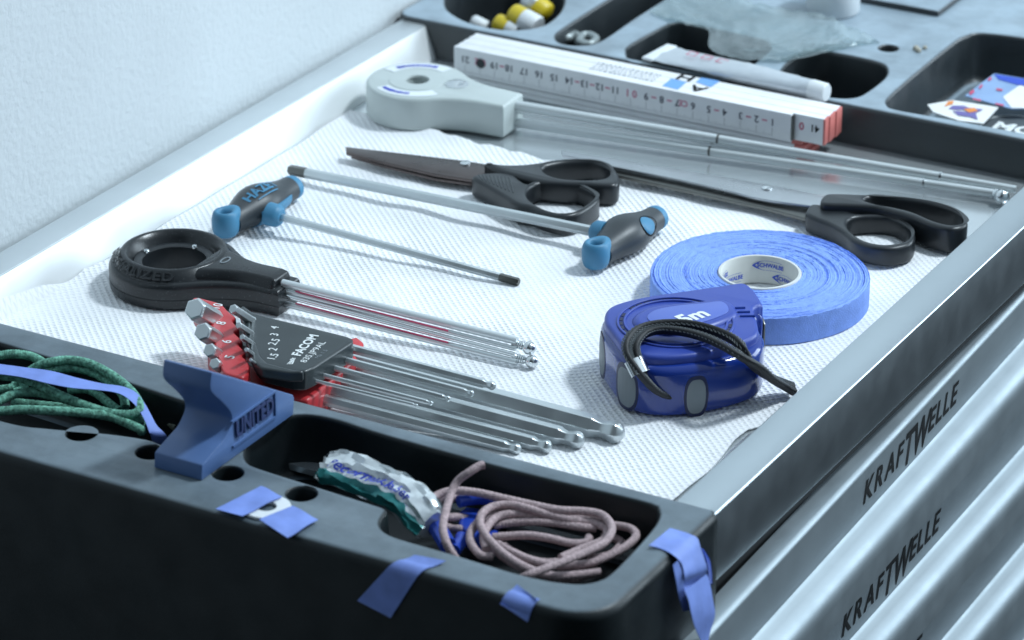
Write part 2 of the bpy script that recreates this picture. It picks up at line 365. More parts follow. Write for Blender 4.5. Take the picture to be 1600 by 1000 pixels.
for k in range(5):
    d, X, zf = drawer(zt0-dz*k, (0, .0, -.0006, 0, 0)[k], k == 0)
    yc = atX(1419, 697, XD).y
    # lettering: small capitals around a tall TW
    mb = MB(); cur = 0; items = []
    for ch, big in (('K', 0), ('R', 0), ('A', 0), ('F', 0), ('T', 1), ('W', 1), ('E', 0), ('L', 0), ('L', 0), ('E', 0)):
        me = text(ch, 1., bold=.022, align='LEFT'); xs = [v.co.x for v in me.vertices]; ys = [v.co.y for v in me.vertices]
        sx = 1.0 if not big else 1.12; sy = 1.0 if not big else 1.48
        wch = (max(xs)-min(xs))*sx; mx0, my0 = min(xs), min(ys)
        yb = 0.0 if not big else -.26
        if ch in 'WELLE' and not big: yb = .02
        warp(me, lambda c: Vector(((c.x-mx0)*sx + cur + ((c.y-my0)*sy+yb)*.24, (c.y-my0)*sy + yb, 0)))
        mb.mesh(me); cur += wch + (.13 if not big else -.02)
    yk0, yk1 = atX(1336, 795, XD).y, atX(1499, 598, XD).y
    sc_ = (yk1-yk0)/(cur+.1)
    hgt = .0088
    me = warp(mb.build(weld=0), lambda c: Vector((X+.00025+skew(yk0 + c.x*sc_ - .0143*k, k == 0), yk0 + c.x*sc_ - .0143*k, zf+.0072 + c.y*hgt/.73*1.38)))
    part('lettering', me, 'ink_black', d)

# end trays
def tray(outer, pockets, holes, zt, r, skirt, extra=None):
    mb = MB(); outer = resample(outer, 220); rl = .0022; floors = []
    pk = [(resample(p, 150), d) for p, d in pockets]
    mb.mesh(flat([off(outer, -r)] + [off(p, rl) for p, d in pk] + [[Vector((cx+(hr+.0012)*math.cos(2*math.pi*i/28), cy+(hr+.0012)*math.sin(2*math.pi*i/28))) for i in range(28)] for cx, cy, hr in holes], zt))
    z3 = lambda o, z: [Vector((q[0], q[1], z)) for q in o]
    mb.loft([z3(off(outer, -r+r*math.sin(R_(90*i/6))), zt-r+r*math.cos(R_(90*i/6))) for i in range(7)] + [z3(outer, skirt)], caps=False)
    for p, d in pk:
        rg = [z3(off(p, rl-rl*math.sin(R_(90*i/4))), zt-rl+rl*math.cos(R_(90*i/4))) for i in range(5)]
        rg += [z3(off(p, -.001), zt-d*.5)]
        rb = .005
        rg += [z3(off(p, -.002-rb+rb*math.cos(R_(90*i/4))), zt-d+rb-rb*math.sin(R_(90*i/4))) for i in range(5)]
        mb.loft(rg, caps=False); floors.append(flat([[q for q in rg[-1]]], zt-d))
    for cx, cy, hr in holes:
        ring = lambda q, z: [Vector((cx+q*math.cos(2*math.pi*i/28), cy+q*math.sin(2*math.pi*i/28), z)) for i in range(28)]
        mb.loft([ring(hr+.0012, zt), ring(hr+.0004, zt-.0004), ring(hr, zt-.0014), ring(hr*.97, zt-.02)], caps=False); mb.mesh(flat([ring(hr*.97, 0)], zt-.02))
    return mb.build(weld=2e-6, sang=42), floors
XT = .2065*S
P2 = crom(PX([(384,704),(392,684),(425,658),(470,648),(520,655),(600,680),(800,735),(1000,783),(1026,795),(1026,812),(1005,840),(960,888),(935,905),(897,910),(823,898),(705,863),(625,840),(600,828),(594,815),(602,801),(604,794),(585,787),(490,757),(400,728),(386,718)], ZT), 6, True)
P1 = crom(PX([(-160,505),(-60,520),(40,548),(150,582),(280,625),(330,640),(345,652),(330,668),(290,697),(262,697),(235,686),(170,676),(80,668),(20,660),(-80,630),(-170,600),(-200,540)], ZT), 6, True)
fholes = []
for (hx, hy) in ((18, 648), (127, 677), (236, 706), (356, 739), (471, 771)):
    q = at(hx, hy, ZT); fholes.append((q.x, q.y, .0066))
fo = rrect(-.28, XT, YFF, YF, [.004, .01, .01, .022])
me, fls = tray(fo, [(P1, .030), (P2, .030)], fholes[1:], ZT, .0045, -.26)
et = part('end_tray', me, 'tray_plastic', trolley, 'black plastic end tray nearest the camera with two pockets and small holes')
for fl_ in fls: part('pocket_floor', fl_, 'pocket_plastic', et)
# rear tray pockets
def rp(pts, z=ZT): return crom(PX(pts, z), 6, True)
R1 = rp([(697,8),(712,24),(745,38),(795,46),(845,40),(874,18),(880,-8),(860,-30),(800,-45),(730,-35),(702,-15)])
R2 = rp([(869,58),(878,67),(905,70),(936,64),(990,28),(1040,-4),(1110,-52),(1125,-66),(1100,-74),(1070,-70),(1030,-48),(950,0),(880,45)])
R3 = rp([(980,82),(986,70),(1036,42),(1052,36),(1075,36),(1120,46),(1190,62),(1202,72),(1195,84),(1150,118),(1130,124),(1090,116),(1000,97),(984,91)])
R4 = rp([(1218,118),(1232,97),(1255,84),(1285,80),(1325,86),(1372,97),(1385,107),(1380,122),(1350,145),(1330,152),(1300,151),(1240,141),(1220,132)])
R5 = rp([(1388,164),(1392,150),(1440,108),(1492,66),(1510,56),(1540,52),(1640,66),(1800,96),(1815,110),(1800,150),(1760,190),(1720,216),(1690,222),(1600,207),(1500,188),(1405,171)])
q = at(1388, 75, ZT); rh = [(q.x, q.y, .0056)]
me, fls = tray(rrect(-.2596*S, XT, YR, YRR, [.01, .01, .010, .004]), [(R1, .04), (R2, .04), (R3, .04), (R4, .04), (R5, .030)], rh, ZT, .003, -.02)
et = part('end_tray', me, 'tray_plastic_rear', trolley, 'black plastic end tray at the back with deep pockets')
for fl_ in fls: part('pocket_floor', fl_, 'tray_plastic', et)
a, b = at(1335, 2, ZT), at(1466, 27, ZT)
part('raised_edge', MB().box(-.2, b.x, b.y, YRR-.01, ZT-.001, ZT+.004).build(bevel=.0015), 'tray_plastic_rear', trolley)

# ================================================================== paper towel
edge = [(-120,520),(0,473),(67,452),(109,439),(134,422),(170,407),(300,326),(420,254),(500,204),(548,172)]
def paper():
    # quilted rectangle in plan, warped to its uneven outline
    NX, NY = 110, 110; mb = MB(); vs = []; fs = []
    def onslope(px, py):
        q = at(px, py, .001)
        if q.x < XF:
            d_ = ray(px, py); k_ = ZR/(XF-XWI)      # plane z = (XF-x)*k
            t_ = ((XF-CAM.x)*k_ - CAM.z + .001)/(d_.z + d_.x*k_); q = CAM + d_*t_
        return q
    ep = [onslope(px, py) for px, py in edge]
    ep = sorted(ep, key=lambda q: q.y)
    def xl(y):
        if y <= ep[0].y: return ep[0].x
        for i in range(len(ep)-1):
            if ep[i].y <= y <= ep[i+1].y: return ep[i].x + (ep[i+1].x-ep[i].x)*(y-ep[i].y)/(ep[i+1].y-ep[i].y)
        return ep[-1].x
    rear = [at(px, py, .001) for px, py in ((548,172),(685,209),(847,250),(1134,314),(1203,325),(1500,378))]
    def yr(x):
        if x <= rear[0].x: return rear[0].y
        for i in range(len(rear)-1):
            if rear[i].x <= x <= rear[i+1].x: return rear[i].y + (rear[i+1].y-rear[i].y)*(x-rear[i].x)/(rear[i+1].x-rear[i].x)
        return rear[-1].y
    rg = sorted([at(px, py, .001) for px, py in ((1040,790),(1060,776),(1105,737),(1128,712),(1148,688),(1168,672),(1195,664),(1232,640),(1310,566),(1430,458),(1507,384))], key=lambda q: q.y)
    def xr(y):
        if y <= rg[0].y: return rg[0].x
        for i in range(len(rg)-1):
            if rg[i].y <= y <= rg[i+1].y: return rg[i].x + (rg[i+1].x-rg[i].x)*(y-rg[i].y)/(rg[i+1].y-rg[i].y) 
        return rg[-1].x
    yb = YF-.004
    for layer in (0, 1):
        for i in range(NX+1):
            u = i/NX
            for j in range(NY+1):
                v = j/NY; xa = -.22+u*.38; y = yb + v*(yr(xa)-yb); x = xl(y) + u*(xr(y)-xl(y))
                z = .0009 + .0005*math.sin(x*70+y*31)*math.sin(y*55-x*20) + .0004*math.sin(x*140+1.3)*math.sin(y*120)
                over = max(0, XF+.0006-x); z += over*ZR/(XF-XWI)
                if v > .97: z += (v-.97)*.02*(1+math.sin(x*300))
                fr = .0005*math.sin(x*900+2*math.sin(x*330))*(v > .995)
                vs.append(Vector((x, y+fr, z + (.0005 if layer else 0))))
    n = (NX+1)*(NY+1)
    for i in range(NX):
        for j in range(NY):
            a = i*(NY+1)+j; f = (a, a+NY+1, a+NY+2, a+1); fs.append(tuple(n+k for k in f)); fs.append(f[::-1])
    loop = [j for j in range(NY+1)] + [i*(NY+1)+NY for i in range(1, NX+1)] + [NX*(NY+1)+j for j in range(NY-1, -1, -1)] + [i*(NY+1) for i in range(NX-1, 0, -1)]
    for k in range(len(loop)):
        a, b = loop[k], loop[(k+1) % len(loop)]; fs.append((a, b, n+b, n+a))
    mb.add(vs, fs); return mb.build(weld=0, sang=60)
single('paper_towel', paper(), 'paper', 'white embossed paper towel lining the steel tray under the tools', 'paper towel')

# ================================================================== ring-handled tools
def keyhole(c, d, R, w, L, n=40, t1=.62, t2=1.75, flare=0.):
    """round head with a neck towards d"""
    d = Vector(d).normalized(); nrm = Vector((-d.y, d.x, 0)); up = []
    a0 = math.acos(t1)
    for i in range(n+1):
        a = math.pi - (math.pi-a0)*i/n; up.append((R*math.cos(a), R*math.sin(a)))
    h1 = R*math.sin(a0); m1 = -t1/math.sqrt(1-t1*t1)
    x1, x2 = R*t1, R*t2
    for i in range(1, 17):
        u = i/16; x = x1+(x2-x1)*u; dxx = x2-x1
        h = (2*u**3-3*u*u+1)*h1 + (u**3-2*u*u+u)*m1*dxx + (-2*u**3+3*u*u)*w; up.append((x, h))
    up.append((L, w+flare))
    pts = up + [(x, -h) for x, h in up[::-1] if abs(h) > 1e-9]
    c = Vector((c[0], c[1], 0))
    return [c + d*x + nrm*h for x, h in pts]
def circ(c, r, n=48): return [Vector((c[0]+r*math.cos(2*math.pi*i/n), c[1]+r*math.sin(2*math.pi*i/n), 0)) for i in range(n)]

# --- black one
c = at(272, 402, .017); en = at(452, 462, .010); c0 = Vector((c.x, c.y, 0)); dv = Vector((en.x-c.x, en.y-c.y, 0)); L = dv.length; dv.normalize(); nv = Vector((-dv.y, dv.x, 0))
tb = thing('ring_handled_tool', 'black plastic ring-handled tool with four thin steel rods ending in two shiny balls', 'measuring tool', (c.x, c.y, .0016))
zb = .0016
RB = .0335
part('handle_shell', shape([keyhole(c0, dv, RB, .0105, L), circ(c0, .0235)], zb, zb+.0150, .0030, 4), 'black_plastic', tb)
ko = keyhole(c0, dv, RB, .0105, L)
part('seam', shape([off(ko, .00008), off(ko, -.002)], zb+.0060, zb+.0065, 0), 'dark_gap', tb)
mb = MB().lathe(c0 + Vector((0, 0, zb)), [(RB-.0022, .0135), (RB-.004, .0158), (.0270, .0198), (.0255, .0203), (.0240, .0198), (.0225, .0165), (.0208, .0142), (.0205, .0135)], 72)
part('ring_rim', mb.build(sang=50), 'black_plastic', tb)
neck = []
for i in range(15):
    u = i/14; x = .020 + (L-.004-.020)*u; hw = .0078 + (.0190-.0078)*(1-min(1, u*1.5))**1.7
    neck.append((x, hw))
rings = []
for x, hw in neck:
    top = .0196 if x < L-.006 else .0186
    sec = [(-hw-.002, .0130), (-hw, .0170), (-hw*.82, top), (hw*.82, top), (hw, .0170), (hw+.002, .0130)]
    rings.append([c0 + dv*x + nv*s + Vector((0, 0, zb+z)) for s, z in sec])
ang = math.acos(.024/.025)
part('neck_cover', MB().loft(rings).build(bevel=.0011, bang=14, bseg=3, sang=50), 'black_plastic', tb)
br = part('bearing_ring', MB().lathe(c0 + Vector((0, 0, zb)), [(.0208, .0140), (.0205, .0146), (.0178, .0146), (.0165, .0138), (.0162, .0120), (.0162, .0015), (.0175, .0012), (.0230, .0015), (.0234, .0080)], 64).build(sang=40), 'black_rubber', tb)
for (sx, sy) in ((228, 389), (304, 382), (323, 412)):
    q = at(sx, sy, zb+.016)
    part('screw', MB().lathe((q.x, q.y, zb+.0142), [(.0016, 0), (.0017, .0008), (.0013, .0015), (.0006, .0017), (.0005, .0013), (.00001, .0013)], 14).build(), 'chrome', tb)
# raised lettering round the shoulder
me = text('SPECIALIZED', .0088, bold=.0002, ext=.0002, space=1.12)
a_mid = math.atan2(*( (at(222, 440, .01)-c0).yx ))
def shoulder(v):
    a = a_mid + v.x/.031; k = v.y/.0088
    r = .0300 + (-k)*.0052; zz = .0180 + k*.0046
    return c0 + Vector((r*math.cos(a), r*math.sin(a), zb+zz+v.z*.8+.0002))
part('lettering', warp(me, shoulder), 'black_plastic', tb)
q = at(352, 406, zb+.0199)
ov = [Vector((q.x, q.y, 0)) + nv*(.0042*math.cos(2*math.pi*i/30)) + dv*(.0020*math.sin(2*math.pi*i/30)) for i in range(30)]
part('emblem', shape([ov, [Vector((q.x, q.y, 0)) + (p_-Vector((q.x, q.y, 0)))*.72 for p_ in ov]], zb+.0194, zb+.0200, .0001), 'measure_grip', tb)
# rods
specs = [((458,446,.0170),(808,533,.0125),.00205,'rod_tube'), ((458,458,.0130),(806,545,.0095),.00125,'satin_chrome'), ((460,466,.0110),(806,555,.0070),.0013,'chrome'), ((458,478,.0066),(808,566,.0042),.00165,'satin_chrome')]
for A, B, r, m in specs:
    a, b = at(*A), at(*B); a = a - (b-a).normalized()*.006
    part('rod', MB().tube([a, a.lerp(b, .5), b], r, 14).build(), m, tb)
for (A, B, r) in (((462,455,.0150),(700,517,.0122),.0004), ((462,474,.0090),(700,535,.0068),.0004)):
    a, b = at(*A), at(*B); part('red_reflection', MB().tube([a, a.lerp(b, .5), b], r, 8).build(), 'ink_red', tb)  # red reflection between the rods, modelled as thin red tubes
for (A, B, r) in (((808,538,.0105),(827,544,.0105),.0034), ((808,560,.0052),(831,565,.0052),.0033)):
    a, b = at(*A), at(*B); d = (b-a); Ld = d.length; ax = d.normalized(); mb = MB(); pr = [(.0022, -.002)]
    for i in range(4): pr += [(.0022, i*.0011), (.0022, i*.0011+.0006), (.0016, i*.0011+.0008)]
    pr += [(.0013, Ld-r*.8)]
    mb.lathe(a, pr, 16, ax); mb.ball(b, r); part('ball_tip', mb.build(), 'chrome', tb)

# --- grey one
ZG = .0215
c = at(652, 125, ZG); en = at(806, 152, ZG); en2 = at(806, 168, ZG); c0 = Vector((c.x, c.y, 0)); dv = Vector((1, .02, 0)).normalized(); nv = Vector((-dv.y, dv.x, 0)); L = (Vector((en.x, en.y, 0))-c0).dot(dv)
tg = thing('ring_handled_tool', 'pale grey ring-handled tool with long chrome telescopic rods beside the folding ruler', 'measuring tool', (c.x, c.y, .0012))
part('handle_shell', shape([keyhole(c0, dv, .0295, .0125, L, flare=-.001), circ(c0, .0070)], .0014, ZG, .0022, 3), 'grey_plastic', tg)
me = MB().lathe(c0 + Vector((0, 0, ZG)), [(.0165, .0), (.0163, .0003), (.0070, .0003), (.0066, -.001)], 48); part('hub_disc', me.build(), 'grey_plastic', tg)
def band(a0, a1, r0, r1, z, h=.0003, n=26):
    mb = MB(); P = [c0 + Vector((r1*math.cos(a0+(a1-a0)*i/n), r1*math.sin(a0+(a1-a0)*i/n), 0)) for i in range(n+1)] + [c0 + Vector((r0*math.cos(a1+(a0-a1)*i/n), r0*math.sin(a1+(a0-a1)*i/n), 0)) for i in range(n+1)]
    return shape([P], z-h, z+h, 0)
camaz = math.atan2(-fh.y, -fh.x)
for (a0, a1, bars) in ((camaz-R_(62), camaz+R_(28), (camaz-R_(58), camaz-R_(10))), (camaz+R_(132), camaz+R_(228), (camaz+R_(150), camaz+R_(212)))):
    lb = part('printed_band', band(a0, a1, .0185, .0262, ZG), 'pale_label', tg)
    mb = MB(); a = bars[0]
    while a < bars[1]:
        dw = random.uniform(.014, .034); hgt = random.uniform(.5, 1.)
        r0 = .0222 - .0018*hgt; r1 = .0222 + .0018*hgt
        mb.mesh(band(a, a+dw, r0, r1, ZG+.0005, .0001, 3)); a += dw + .018
    part('lettering', mb.build(weld=0), 'ink_blue', lb)
q = at(714, 132, ZG)
part('button', MB().lathe((q.x, q.y, ZG-.001), [(.0068, 0), (.0068, .0014), (.0062, .0018), (.0054, .0016), (.0046, .0020), (.0030, .0031), (.00001, .0035)], 32).build(sang=50), 'chrome', tg)
for nm, A, B, r0, r1 in (('rod', (800,163,.0163), (1588,296,.0068), .0027, .0023), ('rod', (800,190,.0058), (1558,303,.0052), .0027, .0025), ('rod', (800,172,.0130), (1500,283,.0075), .0014, .0014)):
    a, b = at(*A), at(*B); tt = [0, .42, .4203, .8555, .856, 1]; rr = [r0, r0, r0*.94, r0*.92, r1*.93, r1*.93]
    rd = part(nm, MB().tube([a.lerp(b, t) for t in tt], rr, 18).build(), 'rod_tube' if r0 > .002 else 'chrome', tg)
    if r0 > .002:
        d = (b-a).normalized()
        for t in (.42, .856): part('collar', MB().tube([a.lerp(b, t)-d*.0006, a.lerp(b, t)+d*.0006], r0*1.06, 18).build(), 'dark_tip' if t < .5 else 'chrome', rd)
a, b = at(1556, 302.5, .0052), at(1566, 307, .0056); mb = MB()
mb.tube([a, a.lerp(b, .3), a.lerp(b, .35), b], [.0028, .0028, .0018, .0016], 16); mb.ball(b, .0040); part('ball_tip', mb.build(), 'chrome', tg)

# ================================================================== folding ruler
HR, LO = .0255, .0095; xl = at(710, 72, HR).x; xr = at(1284, 189, HR).x; yr0 = at(1284, 189, HR).y; TH = at(1319, 166, HR).y - yr0
ru = thing('folding_ruler', 'white folding ruler standing on edge with red ends and printed centimetre numbers', 'folding ruler', ((xl+xr)/2, yr0+TH/2, 0))
x1 = atY(1236, 182, yr0).x; NS = 9; t = TH/NS
for i in range(NS):
    xa, xb = (xl, x1) if i == 0 else (xl + .0004*(i % 2), xr - .0003*(i % 3))
    sl = part('slat', MB().box(xa, xb, yr0+t*i+.00004, yr0+t*(i+1)-.00004, LO + .0002*(i % 2), HR - .00007*(i % 3)).build(bevel=.00015), 'ruler_white', ru)
    if i: part('red_end', MB().box(xb-.0005, xb+.0012, yr0+t*i+.00008, yr0+t*(i+1)-.00008, LO+.0003, HR-.0004).build(bevel=.0002), 'ruler_red', sl)
for i in range(3):
    sl = part('slat', MB().box(xl+.002, xr-.010-.002*i, yr0+.0035+.0006*i, yr0+.0200+.0004*i, .0003+.0031*i, .0032+.0031*i).build(bevel=.0004), 'ruler_white', ru)
    part('red_end', MB().box(xr-.010-.002*i-.006, xr-.010-.002*i+.0006, yr0+.0033+.0006*i, yr0+.0202+.0004*i, .0002+.0031*i, .0033+.0031*i).build(bevel=.0003), 'ruler_red', sl)
part('dark_slat_end', MB().box(x1, x1+.0014, yr0+.0004, yr0+t, LO+.0004, HR-.0006).build(bevel=.0003), 'dark_tip', ru)  # dark strip closing the end of the front slat
pitch = .00995
xn1 = atY(1207, 196, yr0).x
nums = MB(); reds = MB()
fy = yr0 - .00012
def ftxt(dst, s, x, z, size):
    me = text(s, size, bold=size*.02); dst.mesh(warp(me, lambda v: Vector((x - v.x, fy, LO + z - v.y))))
for k in range(1, 22):
    x = xn1 - (k-1)*pitch
    if x < xl+.006: break
    if k % 10 == 0: ftxt(reds, '%d' % (k//10), x-.002, .0095, .0062); ftxt(reds, '0', x+.0025, .0095, .0062)
    else: ftxt(nums, str(k), x, .0095, .0058)
    nums.add([(x+.00009, fy, LO+.0062), (x-.00009, fy, LO+.0062), (x-.00009, fy, LO+.0009), (x+.00009, fy, LO+.0009)], [(0, 1, 2, 3)])
    for j in range(1, 10):
        xx = x - j*pitch/10
        if xx > xl+.001: nums.add([(xx+.00006, fy, LO+(.0030 if j == 5 else .0021)), (xx-.00006, fy, LO+(.0030 if j == 5 else .0021)), (xx-.00006, fy, LO+.0009), (xx+.00006, fy, LO+.0009)], [(0, 1, 2, 3)])
    if k in (1, 2, 4, 8, 7, 11, 12, 13, 18): reds.add([(x-.0034, fy, LO+.0101), (x-.0066, fy, LO+.0101), (x-.0066, fy, LO+.0092), (x-.0034, fy, LO+.0092)], [(0, 1, 2, 3)])
ftxt(reds, 'CE', xn1-.0560, .0098, .0050)
part('printed_scale', nums.build(weld=0), 'ink_faded', ru)['kind'] = 'stuff'; part('red_marks', reds.build(weld=0), 'ink_faded_red', ru)['kind'] = 'stuff'
fy = yr0 + t - .00008
for s_, x_ in (('41', xn1+.0245), ('4', xr-.004)):
    m2 = MB(); ftxt(m2, s_, x_, .0095, .0058); part('printed_number', m2.build(weld=0), 'ink_black', ru)
m2 = MB(); ftxt(m2, '0', xn1+.0165, .0095, .0062); part('printed_number', m2.build(weld=0), 'ink_red', ru)
q = atY(751, 104, yr0); part('rivet', MB().lathe((q.x, yr0, LO+.0088), [(.0030, .0001), (.0028, .0006), (.0018, .0007), (.0016, .0004), (.00001, .0004)], 20, Vector((0, -1, 0))).build(), 'grip_grey', ru)
# logo print on the top
zt_ = HR + .00012
def tq(pts, m):
    P = [at(px, py, zt_) for px, py in pts]; part('printed_logo', MB().add(P, [tuple(range(len(P)))]).build(weld=0), m, ru)
tq([(1035,134),(1049,122.5),(1073,128),(1059,140)], 'ink_sky'); tq([(1087,128),(1096,121),(1125,126.5),(1111,136)], 'ink_sky')
for ch, qx, qy in (('H', 1072, 121), ('A', 1091, 138)):
    q = at(qx, qy, zt_+.0001); me = text(ch, .0125, bold=.0002)
    part('printed_logo', warp(me, lambda v: Vector((q.x + v.y*.0 - v.x*1.2, q.y - v.y*.95, zt_+.0002))), 'ink_black', ru)
mb = MB()
for row in range(4):
    x = at(1045, 118, zt_).x - .004
    while x > at(945, 92, zt_).x:
        wd = random.uniform(.0008, .0022); yy = yr0 + .007 + row*.0035
        mb.add([(x, yy, zt_), (x-wd, yy, zt_), (x-wd, yy+.0012, zt_), (x, yy+.0012, zt_)], [(0, 1, 2, 3)]); x -= wd + random.uniform(.0008, .0016)
part('fine_print', mb.build(weld=0), 'measure_grip', ru)

# ================================================================== scissors
def poly(pts, z, f=None, n=5): return crom(PX(pts, z, f), n, True)
def vslab(pts, f, za, zb_): return shape([PX(pts, zb_, f)], za, zb_, .0003)
# small pair
s1c = at(727, 262, .006)
s1 = thing('scissors', 'small dark scissors with reddish brown blades and black loop handles', 'scissors', (s1c.x, s1c.y, .0016), 'scissors lying on the paper towel')
part('blade', shape([PX([(540,229),(600,236),(727,251),(775,259),(800,272),(770,284),(740,281),(680,272),(600,253),(541,238)], .0085)], .0066, .0085, .0004), 'blade_brown', s1)
part('blade', shape([PX([(548,240),(600,250),(727,258),(790,270),(770,284),(740,287),(680,279),(600,259),(549,244)], .0062)], .0046, .0062, .0004), 'blade_brown', s1)
part('rivet', MB().lathe((s1c.x, s1c.y, .0085), [(.0030, -.0002), (.0030, .0005), (.0022, .0010), (.00001, .0012)], 20).build(), 'chrome', s1)
f = crop(700, 240, 4)
zh = .0150
part('handle', shape([poly([(228,52),(330,62),(440,64),(560,52),(640,36),(760,28),(900,30),(1000,52),(1060,110),(1072,160),(1050,190),(980,195),(860,186),(740,184),(600,172),(500,150),(420,130),(330,105)], zh, f, 4), poly([(590,82),(660,60),(760,46),(900,46),(985,72),(1008,112),(975,148),(880,158),(780,156),(690,146),(620,120)], zh, f)], .0022, zh, .0026, 3), 'black_rubber', s1)
part('handle', shape([poly([(150,140),(240,118),(340,116),(410,128),(450,160),(500,185),(570,160),(690,156),(810,178),(900,216),(945,256),(935,290),(870,340),(790,378),(690,386),(590,362),(510,330),(430,310),(330,250),(230,190)], zh-.001, f, 4), poly([(492,238),(530,195),(600,176),(690,170),(800,190),(885,228),(922,260),(880,302),(800,352),(695,364),(600,340),(515,288)], zh-.001, f)], .0020, zh-.001, .0022, 3), 'black_rubber', s1)
for k in range(9):      # ribbed thumb grips
    a = at(*f((190+k*24, 132+k*2)), zh-.0010); b = at(*f((215+k*24, 165+k*10)), zh-.0010)
    part('grip_rib', MB().tube([a, b], .00035, 6).build(), 'grip_grey', s1)
# large pair
s2c = at(1198, 296, .009)
s2 = thing('scissors', 'large scissors with long grey steel blades and black handles by the front rim', 'scissors', (s2c.x, s2c.y, .0016), 'scissors lying on the paper towel')
part('blade', shape([PX([(877,235),(950,246),(1026,259),(1100,271),(1192,287),(1240,296),(1300,309),(1330,322),(1300,326),(1250,319),(1205,313),(1175,307),(1145,299),(1062,280),(960,260),(879,241)], .0098)], .0078, .0098, .0005), 'blade_steel', s2)
part('blade', shape([PX([(900,252),(960,262),(1062,281),(1145,300),(1210,314),(1262,322),(1310,345),(1290,352),(1255,340),(1200,325),(1135,311),(1050,292),(960,272)], .0070)], .0048, .0070, .0005), 'dark_tip', s2)
q = at(1198, 294, .0098); part('rivet', MB().lathe((q.x, q.y, .0098), [(.0030, -.0002), (.0030, .0006), (.0022, .0011), (.00001, .0013)], 20).build(), 'chrome', s2)
f = crop(1100, 220, 3.2); zh = .0170
part('handle', shape([poly([(582,295),(600,268),(640,260),(780,264),(900,270),(1050,280),(1180,304),(1280,343),(1318,392),(1306,424),(1232,438),(1130,414),(1040,376),(950,350),(850,328),(700,318),(600,314)], zh, f, 4), poly([(800,290),(840,276),(920,280),(1050,294),(1160,314),(1250,345),(1302,388),(1288,408),(1232,416),(1150,396),(1050,354),(950,328),(860,312)], zh, f)], .0022, zh, .0022, 3), 'black_rubber', s2)
zh2 = .0130
part('handle', shape([poly([(508,358),(522,324),(550,312),(620,322),(700,342),(760,360),(850,360),(955,372),(1035,415),(1058,468),(1040,508),(980,530),(900,536),(810,522),(740,492),(690,450),(620,410),(540,378)], zh2, f, 4), poly([(716,412),(745,382),(850,376),(950,388),(1018,428),(1030,466),(990,502),(900,514),(810,497),(742,455)], zh2, f)], .0018, zh2, .0022, 3), 'black_rubber', s2)

